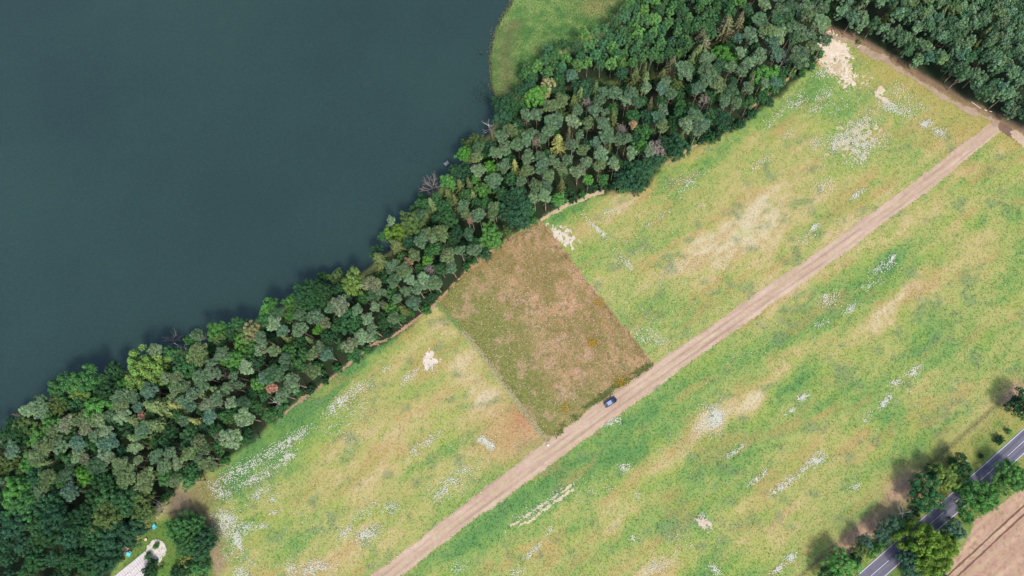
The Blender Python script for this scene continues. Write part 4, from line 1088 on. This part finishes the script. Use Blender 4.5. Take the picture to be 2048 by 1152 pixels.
OWN = {(546, 776): 'orange-brown dead pine near the lower edge of the wood', (281, 734): 'big yellow-green tree hanging over the lake shore', (167, 951): 'vivid green round tree among dull pines in the lower left wood',
       (312, 1008): 'bare pale tree with tangled branches beside the clearing', (363, 702): 'bare grey dead tree on the lake bank left of an olive pine', (463, 877): 'large pale pine standing at the meadow edge with pink dead twigs beside it',
       (704, 563): 'large light green rounded tree on the shore above the lower left meadow', (788, 464): 'yellow broad tree leaning over the lake', (862, 539): 'lilac-grey dead tree among green crowns left of the brown plot',
       (817, 523): 'small russet dead pine below an olive pine left of the brown plot', (942, 439): 'pinkish-brown dead treetop between two grey-green pines above the plot', (862, 370): 'large bare pinkish-brown tree reaching over the lake',
       (928, 304): 'round vivid green tree at the lake shore', (979, 331): 'round vivid green tree in the middle of the wood', (1117, 282): 'bright yellow star-shaped spruce among grey-green pines', (1072, 189): 'vivid green rounded tree below the reed bed',
       (1096, 169): 'pale cream tree beside a vivid green one near the reeds', (1174, 208): 'tall bare pinkish tree in a dark gap below the alders', (1264, 345): 'huge dark bluish tree standing out over the meadow edge',
       (1312, 298): 'pinkish-grey dead crown at the meadow edge right of a bright green tree', (1449, 108): 'vivid green tall crown between brown spruces and dark gaps', (1532, 147): 'bright green broad tree at the upper meadow edge',
       (636, 657): 'small vivid green tree right of a pale pine', (981, 469): 'bright green broad tree at the corner of the brown plot', (607, 587): 'dark domed tree on the shore, left of the light green one', (28, 984): 'bright green broad tree at the left picture border',
       (358, 1056): 'broad green tree overhanging the clearing', (1290, 158): 'slim yellowish spruce at the dark gap below the alders', (1403, 75): 'brown twin-topped spruce beside the alder grove',
       (1854, 1089): 'large yellow-green tree between road and brown field', (1857, 987): 'large mid-green round tree on the meadow side of the road', (1957, 994): 'large bright green tree on the field side of the road',
       (976, 248): 'whitish bare snag leaning over the water', (990, 260): 'small whitish forked snag right of the larger snag', (549, 809): 'leaning whitish dead trunk below the orange-brown dead pine',
       (1809, 1028): 'small bare tan tree by the roadside', (2052, 806): 'dark tree cut off by the right picture border', (1866, 957): 'small red-brown shrub between two roadside trees', (330, 678): 'drooping grey bare tree spreading over the water',
       (4, 882): 'whitish bare tree at the left picture border', (1569, 116): 'bare grey broken tree left of the sand patch'}
used = {}
for t in recs:
    key = (int(round(t.px)), int(round(t.py)))
    if t.listed and key in OWN:
        t.label = OWN[key]; t.gdist = 0; continue
    lms = LM
    if t.zone == 'road' or (t.zone == 'open' and t.px > 1500):
        lms = [(1857, 987, 'large round roadside tree'), (1854, 1089, 'large yellow-green field tree'), (1957, 994, 'large bright green field-side tree'), (1700, 1150, 'lower picture edge by the road')]
    elif t.zone == 'open':
        lms = [(312, 1102, 'sandy ring'), (402, 1088, 'dark tree by the meadow'), (600, 800, 'thin reddish path'), (1665, 115, 'large sand patch')]
    elif t.zone == 'alder': lms = [l for l in LM if l[2] in ('tan spot in the reeds', 'alder grove heart', 'alder grove middle', 'slim yellowish spruce', 'brown twin-topped spruce', 'pale cream tree')]
    elif t.zone == 'plantation': lms = [l for l in LM if l[2] in ('large sand patch', 'upper end of the track', 'top right corner', 'middle of the woodland path', 'top picture edge', 'pinewood heart')]
    best = min(((l[0] - t.px) ** 2 + (l[1] - t.py) ** 2, l) for l in lms if (l[0], l[1]) != key)
    l = best[1]; d = math.sqrt(best[0]); t.gdist = d
    size = 'small ' if t.R < 1.85 else ('large ' if t.R > 3.0 else '')
    if t.kind == 'b': size = 'low ' if t.h < 2.4 else ''
    tier = 'just ' if d < 32 else ('well ' if d > 85 else '')
    cn = CNAME.get(t.kind, {}).get(t.tint, {'k': 'dark', 'g': 'green', 'y': 'yellowish', 'r': 'reddish'}.get(t.tint, ''))
    t.label = f"{size}{cn} {('pinewood ' if t.zone == 'plantation' else '') + KN[t.kind]} {tier}{direction(t.px - l[0], t.py - l[1])} the {l[2]}".strip()
groups = {}
for t in recs: groups.setdefault(t.label, []).append(t)
for lab, ts in groups.items():
    if len(ts) == 1: continue
    ts.sort(key=lambda t: t.gdist)
    if len(ts) == 2: names = ['nearer', 'farther']
    elif len(ts) == 3: names = ['nearest', 'second nearest', 'farthest']
    else: names = ['nearest'] + [None] * (len(ts) - 2) + ['farthest']
    rest = [i for i, n in enumerate(names) if n is None]
    for nm, kf in (('leftmost', lambda i: ts[i].px), ('rightmost', lambda i: -ts[i].px), ('topmost', lambda i: ts[i].py), ('lowest', lambda i: -ts[i].py)):
        if len(rest) > 1:
            i = min(rest, key=kf); names[i] = nm; rest.remove(i)
    for i in rest: names[i] = 'middle'
    for t, nm in zip(ts, names): t.label = f"{nm} {lab}"
GROUP = {'wood': 'trees of the lakeside wood', 'road': 'trees along the asphalt road', 'alder': 'trees of the alder grove', 'plantation': 'pines of the wood at the upper right', 'under': 'undergrowth shrubs of the lakeside wood', 'open': 'shrubs in the open'}

# ------------------------------------------------------------------ build the trees
NAME = {'p': 'pine_tree', 'd': 'broadleaf_tree', 's': 'spruce_tree', 'a': 'alder_tree', 'b': 'shrub', 'r': 'dead_pine', 'g': 'bare_tree'}
CAT = {'p': 'pine tree', 'd': 'tree', 's': 'spruce', 'a': 'alder', 'b': 'shrub', 'r': 'dead tree', 'g': 'dead tree'}
BARK = {'p': (158, 132, 112), 'd': (112, 100, 86), 's': (120, 100, 84), 'a': (150, 146, 136), 'b': (96, 84, 66), 'r': (150, 120, 104)}
BAREC = {'W': (196, 190, 182), 'w': (206, 198, 178), 'g': (140, 132, 118), 'p': (168, 158, 148), 'B': (158, 138, 128)}
def tinted(c, amp=.15):
    k = random.uniform(1 - amp, 1 + amp)
    a = alb(c, K_LEAF); a = a * .93 + .07 * float(a @ np.array([.25, .65, .1]))
    a = a * k * np.array([random.uniform(.93, 1.07), 1, random.uniform(.93, 1.07)])
    return (*[float(v) for v in a], 1.0)
def part(name, me, root, loc, rot, sc, col):
    o = bpy.data.objects.new(name, me); COL.objects.link(o)
    o.parent = root; o.location = loc; o.rotation_euler = rot; o.scale = sc; o.color = col
    return o
def parts_of(t):
    """(name, mesh, location, rotation, scale, colour) of each part of a tree, about its foot"""
    rz = random.uniform(0, 6.283); tl = (random.gauss(0, .03), random.gauss(0, .03), rz); R, h = t.R, t.h
    out_ = []
    if t.kind in 'pr':
        s = R / 3.2; sz = (s + 1) / 2 * random.uniform(.85, 1.15) * (1.9 if t.zone == 'plantation' else 1); foot = h - 4.4 * sz; kz = h / 15.5
        col = tinted(np.array(TINT[t.kind][t.tint]) * (1.22 if t.zone == 'plantation' else 1.0))
        out_.append(('trunk', random.choice(PINE_T), (0, 0, 0), (0, 0, rz), (kz, kz, (foot + 3.2 * sz) / 13.5), tuple(alb(BARK[t.kind])) + (1,)))
        out_.append(('crown', random.choice(PINE_C), (0, 0, foot), tl, (s, s * random.uniform(.88, 1.12), sz), col))
    elif t.kind == 'd':
        big = R > 3.3; me = random.choice(OAK_C if big else BROAD_C); b0, v0 = (4.6, 3.5) if big else (3.3, 2.9)
        s = R / b0; sz = s * random.uniform(1.2, 1.5); cz = h - v0 * sz
        out_.append(('trunk', random.choice(BROAD_T), (0, 0, 0), (0, 0, rz), (.8 + .2 * s, .8 + .2 * s, max(.3, (cz + v0 * sz * .3) / 9.5)), tuple(alb(BARK['d'])) + (1,)))
        out_.append(('crown', me, (0, 0, cz), tl, (s, s * random.uniform(.88, 1.12), sz), tinted(TINT['d'][t.tint])))
    elif t.kind == 's':
        s = R / 2.5; sz = h * .72 / 10
        out_.append(('trunk', random.choice(SPRUCE_T), (0, 0, 0), (0, 0, rz), (1, 1, h / 15), tuple(alb(BARK['s'])) + (1,)))
        out_.append(('crown', random.choice(SPRUCE_C), (0, 0, h - 10 * sz), tl, (s, s, sz), tinted(TINT['s'][t.tint])))
    elif t.kind == 'a':
        s = R / 2.2; sz = random.uniform(.85, 1.1); cz = h - 2.7 * sz
        out_.append(('trunk', random.choice(ALDER_T), (0, 0, 0), (0, 0, rz), (1, 1, (cz + 1) / 11), tuple(alb(BARK['a'])) + (1,)))
        out_.append(('crown', random.choice(ALDER_C), (0, 0, cz), tl, (s, s * random.uniform(.9, 1.1), sz), tinted(TINT['a'][t.tint], .22)))
    elif t.kind == 'b':
        s = R / 2.0; sz = max(.3, t.h / (2.6))
        out_.append(('stem', random.choice(SHRUB_T), (0, 0, 0), (0, 0, rz), (1, 1, max(.25, t.h / 3.2)), tuple(alb(BARK['b'])) + (1,)))
        out_.append(('crown', random.choice(SHRUB_C), (0, 0, t.h - 1.5 * sz), (0, 0, rz), (s, s, sz), tinted(TINT['b'][t.tint])))
    elif t.kind == 'g':
        col = tuple(alb(BAREC[t.tint], 1.9)) + (1,)
        if t.tint == 'B': me, b0 = TWIG_M[0], 3.6
        elif t.tint in 'wg': me, b0 = TWIG_M[1], 3.2
        else: me, b0 = random.choice(BARE_M), 3.2
        s = max(.55, R / b0)
        out_.append(('branches', me, (0, 0, 0), (random.gauss(0, .1), random.gauss(0, .1), rz), (s, s, h / 10), col))
        if t.tint == 'p':
            out_.append(('dead_twigs', random.choice(SHRUB_C), (0, 0, h - 1.6), tl, (R / 2.4, R / 2.4, 1.0), tuple(alb((164, 155, 145), 2.3)) + (1,)))
    return out_
def build_tree(t):
    root = empty(NAME[t.kind], (t.x, t.y, float(ground_z(np.array([t.x]), np.array([t.y]))[0])))
    tag(root, t.label, CAT[t.kind], GROUP[t.zone])
    for nm, me, loc, rot, sc, col in parts_of(t): part(nm, me, root, loc, rot, sc, col)
    return root
spare = []
by_kind = {}
for t in recs: by_kind.setdefault(t.kind, []).append(t)
for kd, ts in by_kind.items():
    ts.sort(key=lambda t: -(t.R / (t.x ** 2 + t.y ** 2 + (H_CAM - t.h) ** 2) ** .5 * (2 if t.listed else 1)))
    for t in ts[:300]: build_tree(t)
    spare += ts[300:]
print('trees', {k: len(v) for k, v in by_kind.items()}, 'spare', len(spare), 'listed', n_listed)
if spare:
    V, F, C = [], [], []; nv = 0
    for t in spare:
        for nm, me, loc, rot, sc, col in parts_of(t):
            if nm != 'crown': continue
            n = len(me.vertices); v = np.empty(n * 3, np.float32); me.vertices.foreach_get('co', v); v = v.reshape(-1, 3) * np.array(sc)
            from mathutils import Euler
            v = v @ np.array(Euler(rot).to_matrix()).T + np.array([t.x, t.y, 0]) + np.array(loc)
            cc = np.empty(n * 4, np.float32); me.attributes['Col'].data.foreach_get('color', cc)
            V.append(v); C.append(cc.reshape(-1, 4)[:, :3] * np.array(col[:3])); F.append(np.arange(n).reshape(-1, 4) + nv); nv += n
    o = link('far_pinewood', np_mesh('far_pinewood', np.concatenate(V), np.concatenate(F), np.concatenate(C)), M_HERB)
    tag(o, 'farther crowns of the dark pine wood towards the top right corner', 'pine wood', kind='stuff')

# ------------------------------------------------------------------ parked car on the track
def loft(secs):
    m = MB(); n = len(secs[0]); m.v = [tuple(p) for s in secs for p in s]
    for k in range(len(secs) - 1):
        for i in range(n):
            j = (i + 1) % n
            m.f.append([k * n + i, k * n + j, (k + 1) * n + j, (k + 1) * n + i])
    m.f.append(list(range(n))[::-1]); m.f.append([(len(secs) - 1) * n + i for i in range(n)])
    return m
def sec(x, w, z0, z1, r=.12):
    return [(x, -w, z0 + r), (x, -w + r, z0), (x, w - r, z0), (x, w, z0 + r), (x, w, z1 - r), (x, w - r * 1.4, z1), (x, -w + r * 1.4, z1), (x, -w, z1 - r)]
M_PAINT = plain_mat('navy_car_paint', (0.012, 0.014, 0.035), .25, .3, 2, .05, .5)
M_ROOF = plain_mat('blue_grey_roof', tuple(alb((168, 182, 214), 2.6)), .35, .1, 2, .05, .5)  # roof panel: one even pale blue-grey base colour
M_GLASS = plain_mat('car_glass', (0.02, 0.025, 0.04), .08, 0, 2, .05, .6)
M_REARGL = plain_mat('rear_glass', tuple(alb((176, 182, 208), 2.6)), .2, 0, 2, .05, .6)
M_TYRE = plain_mat('tyre_rubber', (0.02, 0.02, 0.02), .9)
M_RIM = plain_mat('wheel_rim', (0.35, 0.35, 0.36), .35, .8)
M_LAMP = plain_mat('headlamp_glass', (0.6, 0.62, 0.65), .15)
M_TAIL = plain_mat('tail_lamp', (0.25, 0.01, 0.01), .2)
a = P(1208, 813); b = P(1233, 797)
cdir = math.atan2(b[1] - a[1], b[0] - a[0])
cc = P(1221, 804.5, .8)
car = empty('parked_car', (cc[0], cc[1], .03), cdir)
tag(car, 'dark blue car with a pale blue-grey roof parked on the dirt track', 'car')
body = loft([sec(-2.28, .72, .45, .95), sec(-2.2, .84, .32, 1.05), sec(-1.5, .90, .25, 1.1), sec(0, .92, .22, 1.08), sec(1.1, .92, .24, 1.04), sec(1.8, .88, .27, .96), sec(2.2, .8, .34, .86), sec(2.32, .66, .42, .74)])
link('body', body.mesh('car_body'), M_PAINT, car)
link('cabin_glass', loft([sec(-2.1, .70, .95, 1.12, .04), sec(-1.75, .78, .95, 1.5, .1), sec(.35, .80, .95, 1.53, .1), sec(1.15, .76, .95, 1.12, .04)]).mesh('car_cabin'), M_GLASS, car)
link('roof', loft([sec(-1.25, .58, 1.47, 1.57, .03), sec(-.5, .62, 1.48, 1.62, .04), sec(.35, .6, 1.47, 1.58, .03)]).mesh('car_roof'), M_ROOF, car)
rw = MB(); rw.poly([(-2.12, -.56, 1.09), (-2.12, .56, 1.09), (-1.5, .6, 1.53), (-1.5, -.6, 1.53), (-2.12, -.56, 1.14), (-2.12, .56, 1.14), (-1.5, .6, 1.555), (-1.5, -.6, 1.555)], [(0, 3, 2, 1), (4, 5, 6, 7), (0, 1, 5, 4), (1, 2, 6, 5), (2, 3, 7, 6), (3, 0, 4, 7)])
link('rear_window', rw.mesh('rear_window'), M_REARGL, car)
link('bonnet', loft([sec(1.2, .78, 1.0, 1.075, .02), sec(1.8, .76, .93, 1.005, .02), sec(2.15, .66, .85, .91, .02)]).mesh('bonnet'), M_PAINT, car)
wh = MB(); wh.tube((0, -.11, 0), (0, .11, 0), .34, .34, 16); wm = wh.mesh('tyre')
rm = MB(); rm.tube((0, -.12, 0), (0, .12, 0), .21, .21, 12); rmm = rm.mesh('rim')
for wx in (-1.4, 1.42):
    for wy in (-.82, .82):
        w = link('wheel', wm, M_TYRE, car, (wx, wy, .34)); link('rim', rmm, M_RIM, w)
for wy in (-.56, .56):
    lm = MB(); lm.box((2.22, wy, .72), (.16, .28, .13)); link('headlight', lm.mesh('headlight'), M_LAMP, car)
    lm = MB(); lm.box((-2.24, wy * 1.1, .9), (.1, .22, .18)); link('tail_light', lm.mesh('tail_light'), M_TAIL, car)
    lm = MB(); lm.box((.85, wy / .56 * 1.0, 1.08), (.14, .2, .12)); link('wing_mirror', lm.mesh('wing_mirror'), M_PAINT, car)

# ------------------------------------------------------------------ fence along the fallow plot
FL = resample(PXY([(880, 604), (905, 640), (960, 705), (1040, 812), (1094, 886)]), 1.9)
fence = empty('wire_fence', (FL[0][0], FL[0][1], 0)); tag(fence, 'wire fence of thin pale posts along the left side of the brown plot', 'fence')
pm = MB(); pm.tube((0, 0, -.3), (0, 0, 1.25), .075, .065, 6); pmesh = pm.mesh('post')
for q in FL: link('post', pmesh, M_POST, fence, (q[0] - FL[0][0], q[1] - FL[0][1], 0))
for z in (.45, .8, 1.12):
    w = MB()
    for i in range(len(FL) - 1): w.tube((*(FL[i] - FL[0]), z), (*(FL[i + 1] - FL[0]), z), .006, .006, 3, False)
    link('wire', w.mesh('wire'), M_WIRE, fence)

# white marker stone at the track corner of the plot
def rock(name, px, py, r, mat, label, cat):
    m = MB(); q = P(px, py); rings = []
    for k, (z, rr) in enumerate(((-.1, 1.0), (.25, 1.05), (.6, .8), (.85, .4))):
        rings.append([(math.cos(t * .785) * r * rr * random.uniform(.85, 1.12), math.sin(t * .785) * r * rr * random.uniform(.85, 1.12), z * r) for t in range(8)])
    o = link(name, loft(rings).mesh(name), mat, None, (q[0], q[1], .02)); tag(o, label, cat); return o
rock('boulder', 1096, 890, .42, M_OFFWHITE, 'white stone at the track corner of the brown plot', 'stone')

# ------------------------------------------------------------------ clearing: slabs, sandy ring, tables, deck, stump
RINGC = P(312, 1102)[:2]
def ring_mask(x, y):
    r = np.hypot(x - RINGC[0], (y - RINGC[1]) * .92); n = (fbm(x / 1.2, y / 1.2, 701, 3) - .5) * .9
    m = 3.35 + n - r
    c2 = P(302, 1124)[:2]; r2 = np.hypot(x - c2[0], y - c2[1]); m = np.maximum(m, 2.5 + n - r2)
    hole = np.minimum(np.hypot(x - P(311, 1093)[0], (y - P(311, 1093)[1])) - .9, np.hypot(x - P(306, 1122)[0], y - P(306, 1122)[1]) - .8)
    return np.minimum(m, hole + n * .5)
sheet('sandy_ring', bb(np.array([RINGC, P(302, 1124)[:2]]), 6), .25, ring_mask, lambda x, y: lerp_rgb((222, 212, 200), (242, 236, 228), fbm(x, y, 703)), .05, M_DIRT, 'whitish sandy figure-of-eight path with bushes inside it, in the clearing', 'path')
SL0 = P(287, 1105)[:2]; SLD = P(229, 1152)[:2] - SL0; SLD /= np.linalg.norm(SLD); SLN = np.array([-SLD[1], SLD[0]])
if np.dot(P(300, 1140)[:2] - SL0, SLN) < 0: SLN = -SLN
pave = empty('slab_pavement', (SL0[0], SL0[1], 0)); tag(pave, 'pavement of long pale concrete slabs in the clearing, lower left', 'pavement', kind='structure')
sm = MB(); sm.box((0, 0, 0), (.78, 2.05, .16), 0, .985); smesh = sm.mesh('slab')
at_ = smesh.attributes.new('Col', 'FLOAT_COLOR', 'POINT'); at_.data.foreach_set('color', np.tile([*alb((232, 224, 224)), 1.0], 8).astype(np.float32))
ang = math.atan2(SLD[1], SLD[0])
for r_ in range(4):
    for k in range(-1 if r_ < 1 else (0 if r_ < 2 else 2 + 3 * (r_ - 2)), 20):
        q = SLD * (k * .83 + .5) + SLN * (r_ * 2.12 + 1.05)
        link('slab', smesh, M_CONC, pave, (q[0], q[1], .02 + random.uniform(-.01, .015))).rotation_euler = (random.gauss(0, .006), random.gauss(0, .006), ang + random.gauss(0, .008))
def garden_table(px, py, rz, label):
    q = P(px, py, .7); t = empty('garden_table', (q[0], q[1], 0), rz); tag(t, label, 'table', 'turquoise tables in the clearing')
    m = MB(); m.box((0, 0, .74), (1.5, .85, .05)); link('tabletop', m.mesh('tabletop'), M_TURQ, t)
    for s in (-1, 1):
        m = MB(); m.box((0, s * .66, .44), (1.4, .28, .05)); link('bench', m.mesh('bench'), M_TURQ, t)
        for e in (-1, 1):
            m = MB(); m.tube((e * .55, s * .25, 0), (e * .5, s * .2, .715), .035, .03, 6); link('leg', m.mesh('leg'), M_TURQ, t)
            m = MB(); m.tube((e * .5, s * .66, 0), (e * .5, s * .66, .415), .035, .03, 6); link('leg', m.mesh('leg'), M_TURQ, t)
    for k, (ox, oy, s) in enumerate(((-.25, .12, .26), (.3, -.1, .22), (.05, .22, .15))):
        m = MB(); m.box((q[0] + ox, q[1] + oy, .785), (s, s * .8, .03)); o = link('tray', m.mesh('tray'), M_OFFWHITE)
        tag(o, ['largest', 'second largest', 'smallest'][k] + ' pale tray on the ' + label.split(' with')[0], 'tray', 'pale trays on the turquoise tables')
garden_table(307, 1053, .5, 'upper turquoise garden table with pale trays under the broad green tree')
garden_table(257, 1108, -.6, 'lower turquoise garden table with pale trays beside the brown wooden deck')
q = P(248.5, 1102); deck = empty('wooden_deck', (q[0], q[1], 0), ang - 1.2); tag(deck, 'small brown wooden deck left of the lower turquoise table', 'deck')
dm = MB(); dm.box((0, 0, 0), (.19, 2.5, .05)); dmesh = dm.mesh('plank')
for k in range(9): link('plank', dmesh, M_PINKWOOD, deck, ((k - 4) * .215, 0, .16 + random.uniform(0, .012)))
for s in (-1, 1):
    m = MB(); m.box((0, s * .9, .06), (1.9, .12, .13)); link('joist', m.mesh('joist'), M_PINKWOOD, deck)
m = MB(); m.box((0, -1.33, .12), (2.0, .12, .2)); link('kerb_board', m.mesh('kerb_board'), M_OFFWHITE, deck)
q = P(293, 1079); st = empty('tree_stump', (q[0], q[1], 0)); tag(st, 'pale cut tree stump above the sandy ring', 'tree stump')
m = MB(); m.tube((0, 0, -.2), (0, 0, .5), .62, .5, 12); o = link('bark', m.mesh('bark'), M_BARK, st); o.color = (.06, .05, .04, 1)
m = MB(); m.tube((0, 0, .49), (0, 0, .53), .5, .48, 12); link('cut_face', m.mesh('cut_face'), M_CUT, st)

# logs along the woodland path
for (x1, y1, x2, y2, r, lab) in ((1943, 204, 1962, 217, .14, 'long pale log on the woodland path above the track end'), (1969, 219, 1974, 222, .2, 'short whitish log right of the long log'), (1979, 222, 1984, 224, .18, 'short grey log nearest the track end'),
                                 (1714, 95, 1722, 90, .16, 'pale log on the path right of the large sand patch')):
    p0, p1 = P(x1, y1, r + .05), P(x2, y2, r + .05); m = MB(); d = p1 - p0; m.tube((0, 0, 0), tuple(d), r, r * .85, 8)
    o = link('felled_log', m.mesh('felled_log', False), M_CUT, None, tuple(p0)); tag(o, lab, 'log', 'felled logs on the woodland path')

# landing stage in the lake
a = P(889.5, 328.5, -.2); b = P(895, 324.5, -.2); d = b - a; L = np.hypot(d[0], d[1])
jet = empty('jetty', (a[0], a[1], 0), math.atan2(d[1], d[0])); tag(jet, 'small grey wooden jetty at the lake bank', 'jetty')
pm = MB(); pm.box((0, 0, 0), (.2, 1.3, .05)); pmesh2 = pm.mesh('plank')
npl = 8
for k in range(npl): link('plank', pmesh2, M_WOOD, jet, ((k + .5) * .23 - .2, -.2, -.15 + random.uniform(0, .01)))
for s in (-.75, .35):
    m = MB(); m.box((.7, s, -.24), (1.9, .1, .12)); link('beam', m.mesh('beam'), M_WOOD, jet)
    for e in (-.1, 1.5):
        m = MB(); m.tube((e, s + (.12 if s > 0 else -.12), -2.0), (e, s + (.12 if s > 0 else -.12), .2), .08, .08, 6); link('pile', m.mesh('pile'), M_WOOD, jet)
